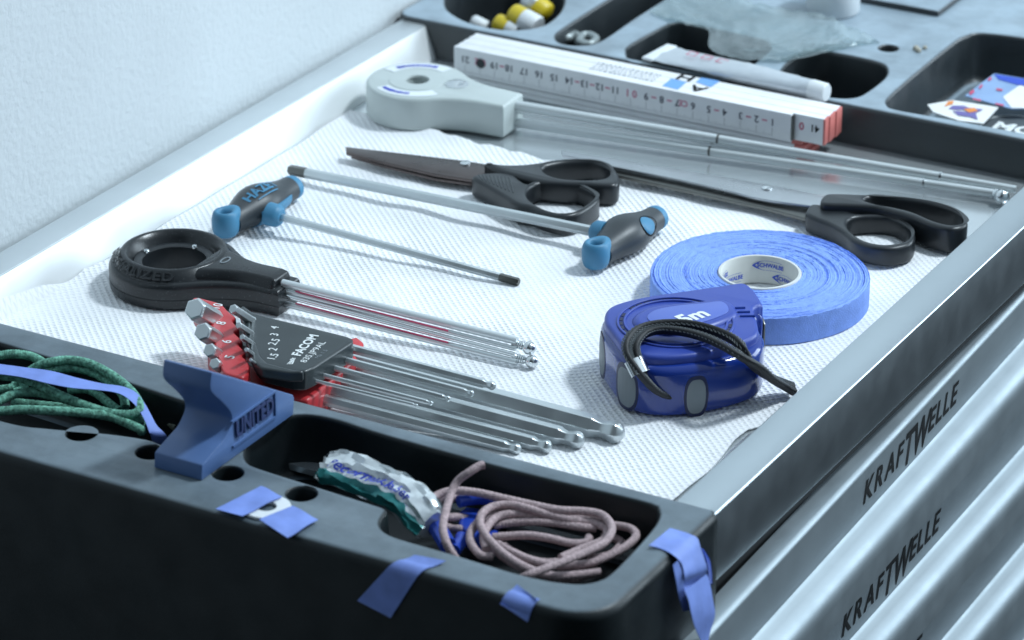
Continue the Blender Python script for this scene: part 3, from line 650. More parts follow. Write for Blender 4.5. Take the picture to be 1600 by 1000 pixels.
# ================================================================== T-handle hex keys
def tkey(label, near, far, rod0, rod1, rw, front, big):
    """near/far: handle ends; rod from handle to tip; front = print and hole details face up"""
    zc = .0112
    A = at(*near, zc); B = at(*far, zc); ax = (B-A); Lh = ax.length; ax.normalize(); sd = Vector((ax.y, -ax.x, 0)); up = Vector((0, 0, 1))
    t = thing('hex_key', label, 'hex key', ((A.x+B.x)/2, (A.y+B.y)/2, .0016), 'blue and grey T-handle hex keys')
    mid = .46; sgn = 1 if (at(rod1[0], rod1[1], .006)-A).dot(sd) > 0 else -1
    def prof(u):
        bulge = math.exp(-((u-mid)/.24)**2)
        return .0068 + .0060*bulge, .0064 + .0036*bulge
    def surf(u, th, k=1.0):
        a, b = prof(u); return A + ax*(Lh*u) + sd*(a*k*math.cos(th)) + up*(b*k*math.sin(th)) + up*(prof(u)[1]-.0098)*.5
    SEG = 28
    rg = lambda us, k=1.: [[surf(u, 2*math.pi*j/SEG, k) for j in range(SEG)] for u in us]
    part('grip', MB().loft(rg([.09+.79*i/26 for i in range(27)])).build(sang=50), 'grip_grey', t)
    us = [.88+.02*i for i in range(5)]; ks = [1.01, 1.02, 1.02, .98, .80]
    part('end_band', MB().loft([[surf(u, 2*math.pi*j/SEG, k) for j in range(SEG)] for u, k in zip(us, ks)]).build(sang=50), 'hazet_blue', t)
    # rounded cap with a hanging hole
    cc = A + ax*(Lh*.035); mbc = MB(); pr_ = []
    for i in range(25):
        an = 2*math.pi*i/24; ca, sa = math.cos(an), math.sin(an)
        pr_.append((.0049 + .0025*math.copysign(abs(ca)**.9, ca), .0070*math.copysign(abs(sa)**1.0, sa)))
    mbc.lathe(Vector((cc.x, cc.y, .0108)), pr_, 32)
    for i, p_ in enumerate(mbc.v):
        q_ = Vector(p_) - Vector((cc.x, cc.y, .0108)); al = q_.dot(ax)
        if al > .003: q_ += ax*((al-.003)*1.3)
        mbc.v[i] = tuple(Vector((cc.x, cc.y, .0108)) + q_)
    part('end_cap', mbc.build(weld=1e-6, sang=60), 'hazet_blue', t)
    # blue panel and collar on the rod side
    s0 = 0 if sgn > 0 else math.pi
    if front:
        pan = [[surf(u, s0 + sgn*th, 1.05) for th in [R_(-75+88*j/14) for j in range(15)]] for u in [.30+.44*i/16 for i in range(17)]]
        pin = [[surf(u, s0 + sgn*th, .9) for th in [R_(-75+88*j/14) for j in range(15)]] for u in [.30+.44*i/16 for i in range(17)]]
        rings = [a + b[::-1] for a, b in zip(pan, pin)]
        part('side_panel', MB().loft(rings).build(sang=50), 'hazet_blue', t)
    else:
        # the far side shows a blue button set in an opening of the grip
        P0 = lambda th, k: surf(.60 + .135*math.cos(th), math.pi*(1 if sgn > 0 else 0) - sgn*R_(32) + R_(36)*math.sin(th), k)
        part('button_recess', MB().loft([[P0(2*math.pi*j/24, 1.025) for j in range(24)], [P0(2*math.pi*j/24, .9) for j in range(24)]]).build(), 'ink_black', t)
        P1_ = lambda th, k, s: surf(.578 + .105*s*math.cos(th), math.pi*(1 if sgn > 0 else 0) - sgn*R_(34) + R_(30)*s*math.sin(th), k)
        part('button', MB().loft([[P1_(2*math.pi*j/24, 1.03, 1.) for j in range(24)], [P1_(2*math.pi*j/24, 1.06, .9) for j in range(24)], [P1_(2*math.pi*j/24, 1.075, .6) for j in range(24)]]).build(sang=50), 'hazet_blue', t)
    r0 = at(*rod0); r1 = at(*rod1); d = (r1-r0).normalized(); r0 -= d*.004
    part('collar', MB().tube([r0-d*.002, r0+d*.0035, r0+d*.0052, r0+d*.006], [.0064, .0062, .0050, .0040], 20).build(), 'hazet_blue', t)
    tip = r1 - d*.011
    def hexr(p, r): return [p + d.cross(up).normalized()*(r*math.cos(R_(60*j))) + d.cross(up).normalized().cross(d)*(r*math.sin(R_(60*j))) for j in range(6)]
    part('shaft', MB().loft([hexr(r0, rw), hexr(tip, rw)]).build(bevel=rw*.08, sang=25), 'satin_chrome', t)
    part('tip', MB().loft([hexr(tip, rw*1.02), hexr(r1-d*.001, rw*1.02), hexr(r1, rw*.85)]).build(sang=25), 'dark_tip', t)
    if front:
        me = text('HAZET', .0094, bold=.0003); s_ = 1 if sgn > 0 else -1
        mapf = lambda v: surf(.45 + v.x*.90/Lh, math.pi/2 + (v.y + .0006)*s_/.0130 - .30*s_, 1.055)
        part('lettering', warp(me, mapf), 'hazet_blue', t)
        m2 = MB(); N = 12
        bar = lambda y: [Vector((-.009+.019*i/N, y, 0)) for i in range(N+1)]
        m2.add([mapf(q) for q in bar(-.0048)] + [mapf(q) for q in bar(-.0056)], [(i, i+1, N+2+i, N+1+i) for i in range(N)])
        part('underline', m2.build(weld=0), 'hazet_blue', t)
    return t
tkey('smaller T-handle hex key whose lettered blue and grey grip lies at the left', (348, 349), (466, 283), (435, 338, .0118), (811, 441, .0036), .0021, True, False)
tkey('longer T-handle hex key with its grip beside the roll of blue tape', (927, 398), (1034, 330), (930, 362, .0120), (452, 265, .0070), .0029, False, True)

# ================================================================== roll of blue cloth tape
c = at(1187, 428, .0155); C0 = Vector((c.x, c.y, 0)); RR = (at(1357, 428, .0155)-at(1017, 428, .0155)).length/2; RC = RR*64/170
rol = thing('tape_roll', 'roll of blue cloth rim tape on a white card core lying on the paper towel', 'tape roll', (c.x, c.y, .0016))
zb_, zt_ = .0018, .0160; SEG = 220; NR = 88
def wob(a): return 1 + .008*math.sin(2*a+.6) + .006*math.sin(3*a+1.9) + .004*math.sin(5*a)
rings = []; hts = [random.uniform(-.00035, .00035) for _ in range(NR+1)]
def ringat(r, z, k=1., jit=0.):
    return [C0 + Vector((r*(1+(wob(2*math.pi*j/SEG)-1)*k)*math.cos(2*math.pi*j/SEG), r*(1+(wob(2*math.pi*j/SEG)-1)*k)*math.sin(2*math.pi*j/SEG), z + random.uniform(-jit, jit))) for j in range(SEG)]
rings.append(ringat(RC+.0006, zb_)); rings.append(ringat(RR, zb_)); rings.append(ringat(RR, zt_-.0008)); 
prevj = [[0]*SEG]
for i in range(NR, -1, -1):
    u = i/NR; r = RC+.0008 + (RR-.0002-RC-.0008)*u; k = u
    base = zt_ + hts[i] - (.0003 if i == NR else 0)
    ph = random.uniform(0, 6.28); am = random.uniform(.00002, .00012)
    ga = random.uniform(0, 6.28); gd = random.choice((0, 0, 0, .0007)); gw = random.uniform(.3, 1.1)
    ring = []
    for j in range(SEG):
        a = 2*math.pi*j/SEG; da = (a-ga+math.pi) % (2*math.pi) - math.pi
        z = base + am*math.sin(a*3+ph) + random.uniform(-.00020, .00020) - gd*math.exp(-(da/gw)**2)
        rr = r*(1+(wob(a)-1)*k) + random.uniform(-.00008, .00008)
        ring.append(C0 + Vector((rr*math.cos(a), rr*math.sin(a), z)))
    rings.append(ring)
rings.append(ringat(RC+.0006, zb_))
part('winding', MB().loft(rings, caps=False).build(weld=0, sang=70), 'tape_blue', rol)
co = part('core', MB().lathe(C0, [(RC-.0014, zb_), (RC+.0005, zb_), (RC+.0005, zt_+.0004), (RC+.0001, zt_+.0009), (RC-.0011, zt_+.0009), (RC-.0014, zt_+.0005), (RC-.0014, zb_)], 96).build(weld=1e-6, sang=40), 'core_card', rol)
ri = RC-.0019
def incore(a_mid, zc, k):
    # a label printed on the inside wall of the core, reading left to right from inside
    mb = MB(); me = text('SCHWALBE', .0037*k, bold=.00010*k, space=1.0); warp(me, lambda c_: Vector((c_.x*.82+.0006, c_.y*.95, 0)))
    mb.mesh(me)
    N = 22; P = []; Q = []
    for s in (1, -1):
        o = [Vector((-.0100*k + .0175*k*(i/N), s*(.0031*k)*math.sin(min(1, (i/N)*2.2)*math.pi/2)**.8*(1-.12*(i/N)), 0)) for i in range(N+1)]
        wd = [(.0005*k*(1-i/N/.3)+.0002*k if i/N < .3 else .0002*k) for i in range(N+1)]
        inn = [p + Vector((wd[i]*(1.6 if i < 6 else 0), -s*wd[i]*.9, 0)) for i, p in enumerate(o)]
        mb.add(o + inn, [(i, i+1, N+2+i, N+1+i) for i in range(N)])
    return warp(mb.build(weld=0), lambda v: C0 + Vector((ri*math.cos(a_mid - v.x/ri), ri*math.sin(a_mid - v.x/ri), zc + v.y)))
faz = math.atan2(fh.y, fh.x)
for a, z in ((faz-R_(20), .0118), (faz+R_(78), .0105), (faz-R_(52), .0058), (faz+R_(46), .0060)):
    part('lettering', incore(a, z, .92), 'ink_deepblue', co)

# ================================================================== tape measure
f = crop(920, 450, 4.706)
cm = at(1080, 600, 0); u = (rt*.957+fh*.29); v = Vector((-u.y, u.x, 0)); K = .00096
tm = thing('tape_measure', 'dark blue pocket tape measure with a black wrist strap', 'tape measure', (cm.x, cm.y, .0016))
def uv(pts): return [Vector((cm.x, cm.y, 0)) + u*(a*K) + v*(b*K) for a, b in pts]
body = crom(uv([(42,37),(42,12),(37,8),(34,-5),(32,-17),(23,-30),(5,-36.5),(-15,-38),(-32,-34),(-42,-22),(-44,-1),(-42,19),(-34,33),(-17,38),(8,38),(28,38)]), 6, True)
ZM = .0325
part('case', shape([body], .0018, ZM-.0045, .0042, 4), 'measure_blue', tm)
cover = crom(uv([(43,38),(42.5,14),(36,8),(32,-8),(26,-22),(8,-31),(-14,-34),(-32,-30),(-41,-18),(-42,2),(-41,18),(-33,32),(-14,38),(8,39),(28,39.5)]), 6, True)
cv = part('cover', shape([off(resample(cover, 120), -.0005)], ZM-.0085, ZM, .0022, 3), 'measure_cover', tm)
part('cover', shape([off(resample(cover, 120), -.0005)], .0016, .0060, .0015, 2), 'measure_cover', tm, 'lower half cover of the tape measure')
nose = crom(uv([(43.5,36),(43,15),(39,12),(33,13),(30,20),(31,32),(35,38),(41,38)]), 5, True)
part('nose', shape([nose], .0017, ZM-.0010, .0022, 3), 'measure_cover', tm)
cc = Vector((cm.x, cm.y, 0)) + u*(-8*K) + v*(3*K)
def dring(r0, r1, z0, z1): return shape([circ(cc, r1, 72), circ(cc, r0, 72)], z0, z1, .0004)
part('dial_ring', dring(.0272, .0284, ZM-.001, ZM+.0009), 'measure_cover', cv); part('dial_ring', dring(.0240, .0252, ZM-.001, ZM+.0009), 'measure_cover', cv)
for k in range(34):
    a = 2*math.pi*k/34; p = cc + Vector((math.cos(a), math.sin(a), 0))*.0262
    if k % 7 == 3: continue
    tdir = Vector((-math.sin(a), math.cos(a), 0)); rd = Vector((math.cos(a), math.sin(a), 0))
    q = [p + tdir*(.0019*s1_) + rd*(.0007*s2_) for s1_, s2_ in ((-1, -1), (1, -1), (1, 1), (-1, 1))]
    part('slot', MB().loft([[w_ + Vector((0, 0, ZM-.0002)) for w_ in q], [w_ + Vector((0, 0, ZM+.0003)) for w_ in q]]).build(weld=0), 'inset_dark', cv)
rpo = resample(crom(uv([(22,16),(20,2),(4,-6),(-14,-8),(-24,0),(-25,10),(-16,18),(-2,19),(10,18)]), 6, True), 90)
part('raised_panel', MB().loft([[Vector((q[0], q[1], z)) for q in off(rpo, o_)] for o_, z in ((.0035, ZM-.0008), (.0030, ZM+.0006), (.0010, ZM+.0018), (-.0004, ZM+.0020))]).build(sang=50), 'measure_cover', cv)
lab = resample(crom(uv([(21,15),(19.5,3),(4,-4.5),(-12,-6),(-20,1),(-21,9),(-14,15.5),(-2,17),(10,16)]), 6, True), 90)
lb = part('label_plate', shape([lab], ZM+.0016, ZM+.0024, .0002), 'measure_label', tm)
q = at(*f((765, 208)), ZM+.0026); me = text('5m', .0128, bold=.0005)
e1 = (at(*f((850, 185)), ZM)-at(*f((670, 245)), ZM)).normalized(); e2 = Vector((-e1.y, e1.x, 0))
part('lettering', warp(me, lambda p: Vector((q.x, q.y, ZM+.0026)) + e1*p.x + e2*p.y), 'ink_white', lb)
for k in range(3):
    a, b = at(*f((1075+k*18, 148+k*30)), ZM+.0001), at(*f((1150+k*35, 146+k*30)), ZM+.0001)
    part('grip_rib', MB().tube([a, b], .0007, 8).build(), 'measure_blue', cv)
# grey rubber insets let into the side
def inset(a0, a1, z0, z1, nm='rubber_inset', m='measure_grip', lift=1.):
    if lift == 1.: inset(a0-R_(1.6), a1+R_(1.6), z0-.0013, z1+.0013, 'inset_surround', 'inset_dark', .35)
    bo = resample(body, 480); cxy = Vector((cm.x, cm.y))
    angs = [(math.atan2((p-cxy).dot(Vector((v.x, v.y))), (p-cxy).dot(Vector((u.x, u.y)))) % (2*math.pi), p) for p in bo]
    P = [p for _, p in sorted([(a, p) for a, p in angs if a0 <= a <= a1], key=lambda q: q[0])]
    n_ = len(P); rings = []
    for i, p in enumerate(P):
        s_ = -1+2*i/(n_-1); hz = (z1-z0)/2*(1-abs(s_)**3.2)**.5 + .0002; zc_ = (z0+z1)/2; d = (p-cxy).normalized(); ro = []
        for j in range(9):
            w_ = -1+2*j/8; ro.append(Vector((*(p + d*(.0001+.0006*lift*(1-abs(w_)**4)*(1-abs(s_)**4))), zc_+hz*w_)))
        ro += [Vector((*(p - d*.0025), zc_+hz)), Vector((*(p - d*.0025), zc_-hz))]
        rings.append(ro)
    part(nm, MB().loft(rings).build(weld=0, sang=50), m, tm)
inset(R_(150), R_(172), .005, .0245); inset(R_(196), R_(216), .0035, .0240); inset(R_(246), R_(262), .0030, .0215)
# hook
hk = at(*f((1330, 440)), .0140)
hf = frame(Vector((cm.x, cm.y, 0)) + u*(44.5*K) + v*(24*K), v, Vector((0, 0, 1)))
hp = [(-.0085, .004), (-.0085, .0195), (-.0055, .0215), (.006, .0215), (.0085, .0190), (.0085, .0165), (.0078, .0150), (.0085, .0135), (.0078, .0120), (.0085, .0105), (.0078, .009), (.0085, .0075), (.0070, .0045)]
me = shape([[Vector((a, b, 0)) for a, b in hp], [Vector((a, b, 0)) for a, b in ((-.001, .009), (-.001, .017), (.0025, .017), (.0025, .009))]], -.0004, .0004, .0001); me.transform(hf)
part('hook', me, 'dark_tip', tm)
# wrist strap: two braided cords side by side
sp_ = [(612,800,.0095),(560,790,.012),(480,745,.0165),(410,665,.0225),(358,580,.0280),(312,490,.0325),(318,405,.0360),(395,325,.0375),(530,292,.0382),(710,300,.0385),(870,338,.0382),(1010,398,.0375),(1120,475,.0350),(1210,560,.0270),(1310,650,.0165),(1420,708,.0085),(1510,752,.0052)]
st = thing('wrist_strap', 'black braided wrist strap looped over the dark blue tape measure', 'strap', at(*f((612, 800)), .0016))
ctr = [at(*f((a, b)), z) for a, b, z in sp_]
for k in (-1, 1):
    path = []
    for i, p in enumerate(ctr):
        tdir = (ctr[min(i+1, len(ctr)-1)]-ctr[max(i-1, 0)]); tdir.z = 0; tdir.normalize(); sdv = Vector((-tdir.y, tdir.x, 0))
        amt = .0020 if i < 9 else .0027 + .0012*math.sin((i-8)*.5)
        path.append(p + sdv*(k*amt) + Vector((0, 0, .0004*k)))
    pp = crom(path, 10); mb = MB(); mb.tube(pp, .0032, 14, flat=.52)
    cdp = part('cord', mb.build(sang=60), 'strap_black', st)
    # visible plait: short raised stitches
    sm = MB(); acc = 0
    for i in range(2, len(pp)-2, 1):
        tdir = (pp[i+1]-pp[i-1]).normalized(); sdv = tdir.cross(Vector((0, 0, 1))).normalized(); nrm = sdv.cross(tdir)
        for s in (-.6, -.2, .2, .6):
            ofs = ((i % 2)-.5)*.2
            ctrp = pp[i] + sdv*(.0032*(s+ofs)) + nrm*(.0032*.54*math.sqrt(max(0, 1-(s+ofs)**2)))
            sm.tube([ctrp - tdir*.0009 - sdv*.00028, ctrp + nrm*.00016, ctrp + tdir*.0009 + sdv*.00028], [.0001, .00042, .0001], 5)
    o_ = part('plait', sm.build(weld=0), 'strap_thread', cdp); o_['kind'] = 'stuff'
a, b = at(*f((384, 634)), .0250), at(*f((330, 528)), .0305)
part('crimp', MB().tube([a, a.lerp(b, .5), b], .0054, 18, flat=.62).build(sang=40), 'chrome', st)

# ================================================================== hex key set in its red and black holder
ROOT = at(430, 560, 0)
ho = thing('hex_key_holder', 'red and black plastic holder clasping nine steel hex keys', 'tool holder', (ROOT.x, ROOT.y, .0016))
tilt = R_(37.5)
f2 = crop(260, 450, 4.706)
# red body: wavy left block, low strip running under the black clip
zr1 = .0300
red_out = PX([(192,85),(225,66),(300,82),(400,112),(455,165),(512,212),(486,236),(536,298),(500,320),(560,385),(526,405),(582,468),(552,488),(604,540),(612,592),(566,655),(480,640),(420,620),(395,560),(362,470),(322,340),(285,210)], zr1, f2)
rl = resample(crom(red_out, 4, True), 160)
def slope_block(outl, ztop, zlow, bev):
    me = shape([outl], zlow, ztop, bev, 3, 45); return me
rb_ = part('red_block', slope_block(rl, zr1, .016, .0014), 'red_plastic', ho)
strip = PX([(470,560),(600,560),(760,600),(1000,640),(1330,372),(1400,352),(1450,390),(1440,440),(1400,520),(1160,720),(1120,770),(1040,822),(860,800),(640,740),(480,690),(440,650)], .0175, f2)
part('red_base', shape([resample(strip, 140)], .0024, .0175, .0020, 3, 45), 'red_plastic', ho)
part('red_foot', shape([resample(PX([(300,430),(420,380),(560,480),(640,640),(560,720),(400,650)], .015, f2), 60)], .0022, .0165, .0015, 2), 'red_plastic', ho)
# black clip
zk = .0320
blk = PX([(548,128),(590,140),(640,178),(760,212),(1000,270),(1330,352),(1372,370),(1366,398),(1080,585),(1020,612),(940,612),(720,558),(660,510),(620,420),(580,250),(556,180)], zk, f2)
bc = part('black_clip', shape([resample(blk, 160)], zk-.0105, zk, .0014, 3, 45), 'holder_black', ho)
lip = PX([(535,150),(560,128),(585,140),(610,220),(640,360),(690,500),(740,550),(940,602),(1010,606),(1000,620),(900,622),(700,590),(640,540),(600,430),(560,260)], zk+.0012, f2)
part('clip_lip', shape([resample(lip, 120)], zk-.004, zk+.0014, .0012, 3, 45), 'holder_black', bc)
def ptxt(s, p0, p1, size, m, parent, z, bold=.0, space=1.):
    a, b = at(*f2(p0), z), at(*f2(p1), z); ex = (b-a).normalized(); ey = Vector((-ex.y, ex.x, 0)); o = (a+b)/2
    me = text(s, size, bold=bold, space=space); xs = [v.co.x for v in me.vertices]; k = (b-a).length/(max(xs)-min(xs)); mid = (max(xs)+min(xs))/2
    return part('lettering', warp(me, lambda v: Vector((o.x, o.y, z)) + ex*((v.x-mid)*k) + ey*v.y), m, parent)
zl = zk+.00016
ptxt('FACOM', (955,495), (1092,345), .0064, 'ink_white', bc, zl, .0002)
ptxt('83S.JP9AL', (1005,545), (1155,395), .0046, 'ink_white', bc, zl)
ptxt('Ma 1.5', (1105,515), (1175,455), .0030, 'measure_grip', bc, zl)
for s, p in (('4', (797,290)), ('3', (797,342)), ('2.5', (795,396)), ('2', (787,450)), ('1.5', (785,505))):
    q = at(*f2(p), zl); ex = (at(*f2((1092,345)), zl)-at(*f2((955,495)), zl)).normalized(); ey = Vector((-ex.y, ex.x, 0)); me = text(s, .0058, bold=.00005)
    part('lettering', warp(me, lambda v: Vector((q.x, q.y, zl)) + ex*v.x + ey*v.y), 'ink_white', bc)
mb = MB()   # three-bar emblem before the name
for k in range(3):
    P = [at(*f2(p), zl) for p in ((885+k*16, 560), (893+k*16, 560), (935+k*8, 520-k*3), (927+k*8, 520-k*3))]; mb.add(P, [(0, 1, 2, 3)])
P = [at(*f2(p), zl) for p in ((905,528),(930,512),(945,520),(935,550),(925,560),(930,530))]; mb.add(P, [tuple(range(6))])
part('emblem', mb.build(weld=0), 'ink_white', bc)
for s, p in (('10', (372,133)), ('8', (405,256)), ('6', (445,392)), ('5', (470,505))):
    q = at(*f2(p), zr1+.0003); ex = (at(*f2((1092,345)), zl)-at(*f2((955,495)), zl)).normalized(); ey = Vector((-ex.y, ex.x, 0)); me = text(s, .0068, bold=.0001)
    part('lettering', warp(me, lambda v: Vector((q.x, q.y, zr1+.0002)) + ex*v.x + ey*v.y), 'ink_white', rb_)
SD = Vector((0, -math.cos(tilt), math.sin(tilt)))
def hexkey(size, E_, A_, B_, zA, zB, Ls, label):
    a, b = at(*A_, zA), at(*B_, zB); d = (b-a).normalized(); r = size/2/math.cos(R_(30)); best = None
    for i in range(160):               # where the long arm must bend so that the short arm ends where it is seen
        p = a - d*(.16*i/160); e_ = p + SD*Ls; w_ = e_-CAM; zc = w_.dot(fw); px = 800+FPX*w_.dot(rt)/zc; py = 500+FPX*w_.dot(dn)/zc
        qd = (px-E_[0])**2 + (py-E_[1])**2
        if best is None or qd < best[0]: best = (qd, p)
    p = best[1]; nrm = d.cross(SD).normalized(); s = (SD - d*SD.dot(d)).normalized(); Rb = size*1.6
    rings = []
    def ring(c, tdir, rr):
        n2 = tdir.cross(nrm).normalized(); return [c + nrm*(rr*math.cos(R_(60*j))) + n2*(rr*math.sin(R_(60*j))) for j in range(6)]
    rings.append(ring(p + s*Ls, -s, r*.86)); rings.append(ring(p + s*(Ls-size*.12), -s, r))
    cb = p + s*Rb + d*Rb
    for i in range(9):
        an = R_(90*i/8); rings.append(ring(cb - d*(Rb*math.cos(an)) - s*(Rb*math.sin(an)), (-s*math.cos(an) + d*math.sin(an)), r))
    e0 = b - d*(size*.95)
    rings.append(ring(e0 - d*size*.25, d, r)); rings.append(ring(e0, d, r*.80)); rings.append(ring(e0 + d*size*.25, d, r*.70))
    for i in range(1, 7):
        an = R_(-55 + 135*i/6); rings.append(ring(b + d*(size*.5*math.sin(an)) - d*size*.1, d, max(r*.25, r*.98*math.cos(an))))
    t = single('hex_key', MB().loft(rings).build(weld=0, bevel=size*.03, bang=40, bseg=1, sang=24), 'satin_chrome', label, 'hex key', 'ball-end hex keys in the red and black holder')
    return t
KEYS = [(.0100,(293,483),(558,568),(963,676),.0125,.0062,.042,'thickest steel hex key of the set, end nearest the blue tape measure'),
 (.0080,(303,518),(527,589),(903,688),.0120,.0050,.038,'second thickest steel hex key of the set, next to the thickest'),
 (.0060,(316,545),(505,607),(855,698),.0110,.0040,.034,'third thickest steel hex key, between the second thickest and the front one'),
 (.0050,(324,563),(482,618),(808,702),.0105,.0034,.030,'frontmost thick steel hex key lying along the black tray edge'),
 (.0040,(353,480),(547,544),(770,603),.0245,.0190,.030,'longest of the thin upper hex keys, held at the rear of the black clip'),
 (.0030,(364,505),(529,560),(737,615),.0245,.0190,.024,'second longest of the thin upper hex keys in the black clip'),
 (.0025,(370,524),(512,572),(701,623),.0245,.0190,.022,'middle one of the five thin upper hex keys in the black clip'),
 (.0020,(376,541),(492.5,583),(674,630),.0245,.0190,.020,'second thinnest of the upper hex keys in the black clip'),
 (.0015,(381,558),(478.5,591.5),(651,633.5),.0245,.0190,.018,'thinnest and shortest hex key, front of the black clip')]
for k in KEYS: hexkey(*k)

# ================================================================== blue wedge
wo_ = at(315, 752, ZT); xw = wo_.x
wd = thing('blue_wedge', 'blue plastic wedge-shaped block with a concave notch and embossed name on the black tray', 'wedge block', (wo_.x, wo_.y, ZT))
def wp(px, py):
    q = atX(px, py, xw); return (q.y, q.z)
prof = [wp(315,752), wp(316,727)] + [wp(px, py) for px, py in ((336,703),(350,687),(359,670),(363,657),(362,648),(357,639),(346,627),(335,617),(330,610),(329,600),(331,582))] + [wp(334,581), wp(458,617), wp(460,622), wp(458,634)]
prof[0] = (prof[0][0], ZT+.0002); prof[-1] = (prof[-1][0], ZT+.0002)
# smooth the notch
cur_ = crom([(a, b, 0) for a, b in prof[1:13]], 4); prof = [prof[0]] + [(q.x, q.y) for q in cur_] + prof[13:]
xl_ = atY(240, 720, wo_.y).x
part('block', MB().loft([[Vector((x, a, b)) for a, b in prof] for x in (xl_, xw)]).build(bevel=.0005, bang=50), 'print_blue', wd)
c0_, c1_ = wp(366, 683), wp(426, 632)
zA_, zB_ = ZT+.0085, ZT+.0190
yA, yB = c0_[0], c1_[0]
fr = MB()
for (a0, a1, b0, b1) in ((yA-.002, yB+.002, zA_-.0028, zA_-.0018), (yA-.002, yB+.002, zB_-.0008, zB_), (yB+.001, yB+.002, zA_-.0018, zB_-.0008)): fr.box(xw-.0005, xw+.0009, a0, a1, b0, b1)
part('embossed_frame', fr.build(weld=0), 'print_blue', wd)
me = text('UNITED', .0118, bold=.0003, ext=.0005); xs = [v.co.x for v in me.vertices]; k_ = (yB-yA)*.96/(max(xs)-min(xs)); md = (max(xs)+min(xs))/2
part('lettering', warp(me, lambda p: Vector((xw+.0006+p.z, (yA+yB)/2+(p.x-md)*k_, (zA_+zB_)/2-.0008+p.y*.95))), 'print_dark', wd)

# ================================================================== cords and strip in the pockets
f = crop(640, 710, 4.324)
def cord(name, strands, fcrop, r, m, label, group=None):
    t = thing(name, label, 'cord', at(*fcrop(strands[0][0][:2]), ZT-.034))
    for s in strands:
        pts = crom([at(*fcrop((a, b)), z) for a, b, z in s], 20)
        mb = MB(); mb.tube(pts, r, 16, braid=.09); part('strand', mb.build(sang=60), m, t)
    return t
Z = ZT
cord('cord', [
 [(503,72,Z+.012),(470,78,Z+.012),(400,122,Z+.010),(325,180,Z+.006),(278,270,Z+.002),(243,390,Z-.001),(225,490,Z-.003),(245,590,Z-.006),(300,690,Z-.012),(380,790,Z-.02)],
 [(460,520,Z-.018),(350,505,Z-.016),(280,500,Z-.017),(200,460,Z-.014),(120,410,Z-.010),(98,365,Z-.008),(130,320,Z-.006),(200,270,Z-.005),(300,245,Z-.004),(450,258,Z-.004),(620,295,Z-.005),(800,335,Z-.006),(1000,375,Z-.006),(1180,385,Z-.006),(1290,405,Z-.006),(1350,455,Z-.006),(1365,520,Z-.006),(1310,600,Z-.006),(1180,665,Z-.006),(1000,740,Z-.006),(820,808,Z-.007),(760,835,Z-.010)],
 [(400,440,Z-.016),(330,425,Z-.014),(240,420,Z-.012),(190,370,Z-.010),(185,320,Z-.009),(240,265,Z-.008),(330,262,Z-.010)],
 [(1290,795,Z-.014),(1130,815,Z-.014),(960,820,Z-.013),(820,780,Z-.012),(690,710,Z-.010),(590,630,Z-.009),(510,540,Z-.008),(475,460,Z-.007),(495,395,Z-.006),(570,350,Z-.006),(680,340,Z-.006),(800,365,Z-.006),(930,405,Z-.008),(1080,440,Z-.009),(1230,460,Z-.010),(1330,500,Z-.010)],
 [(1215,555,Z-.012),(1190,595,Z-.013),(1090,600,Z-.013),(960,570,Z-.012),(820,548,Z-.012),(690,550,Z-.013),(560,560,Z-.014)],
 [(570,480,Z-.013),(700,460,Z-.012),(850,455,Z-.011),(1000,465,Z-.011),(1150,490,Z-.011),(1260,500,Z-.012)],
 [(590,600,Z-.016),(700,665,Z-.016),(820,715,Z-.015),(940,745,Z-.014),(1080,750,Z-.013),(1220,735,Z-.012),(1380,670,Z-.011),(1490,600,Z-.010),(1530,545,Z-.010),(1490,500,Z-.010),(1390,480,Z-.011),(1280,475,Z-.012)],
 [(560,690,Z-.014),(480,680,Z-.013),(420,610,Z-.012),(408,540,Z-.011),(450,470,Z-.010),(520,420,Z-.010),(640,385,Z-.010),(760,380,Z-.011)],
 [(1370,560,Z-.016),(1430,600,Z-.017),(1350,680,Z-.018),(1200,700,Z-.019)],
 [(1260,800,Z-.018),(1100,840,Z-.018),(940,825,Z-.018),(700,740,Z-.018),(500,580,Z-.018)],
 [(150,330,Z-.012),(260,300,Z-.011),(420,290,Z-.011),(600,330,Z-.012),(780,370,Z-.013),(950,420,Z-.014)],
 [(520,640,Z-.011),(500,560,Z-.010),(530,480,Z-.009),(600,420,Z-.009),(720,400,Z-.009),(880,420,Z-.010),(1040,440,Z-.012),(1240,430,Z-.011),(1320,470,Z-.010),(1335,540,Z-.010),(1290,590,Z-.011),(1160,640,Z-.012),(1020,700,Z-.012)],
 [(640,620,Z-.019),(760,690,Z-.019),(900,730,Z-.018),(1040,720,Z-.017),(1200,660,Z-.016),(1300,600,Z-.016),(1320,540,Z-.016)],
], f, .00178, 'cord_pink', 'dusty pink cord coiled in the right pocket of the near black tray')
f = crop(0, 530, 5.263)
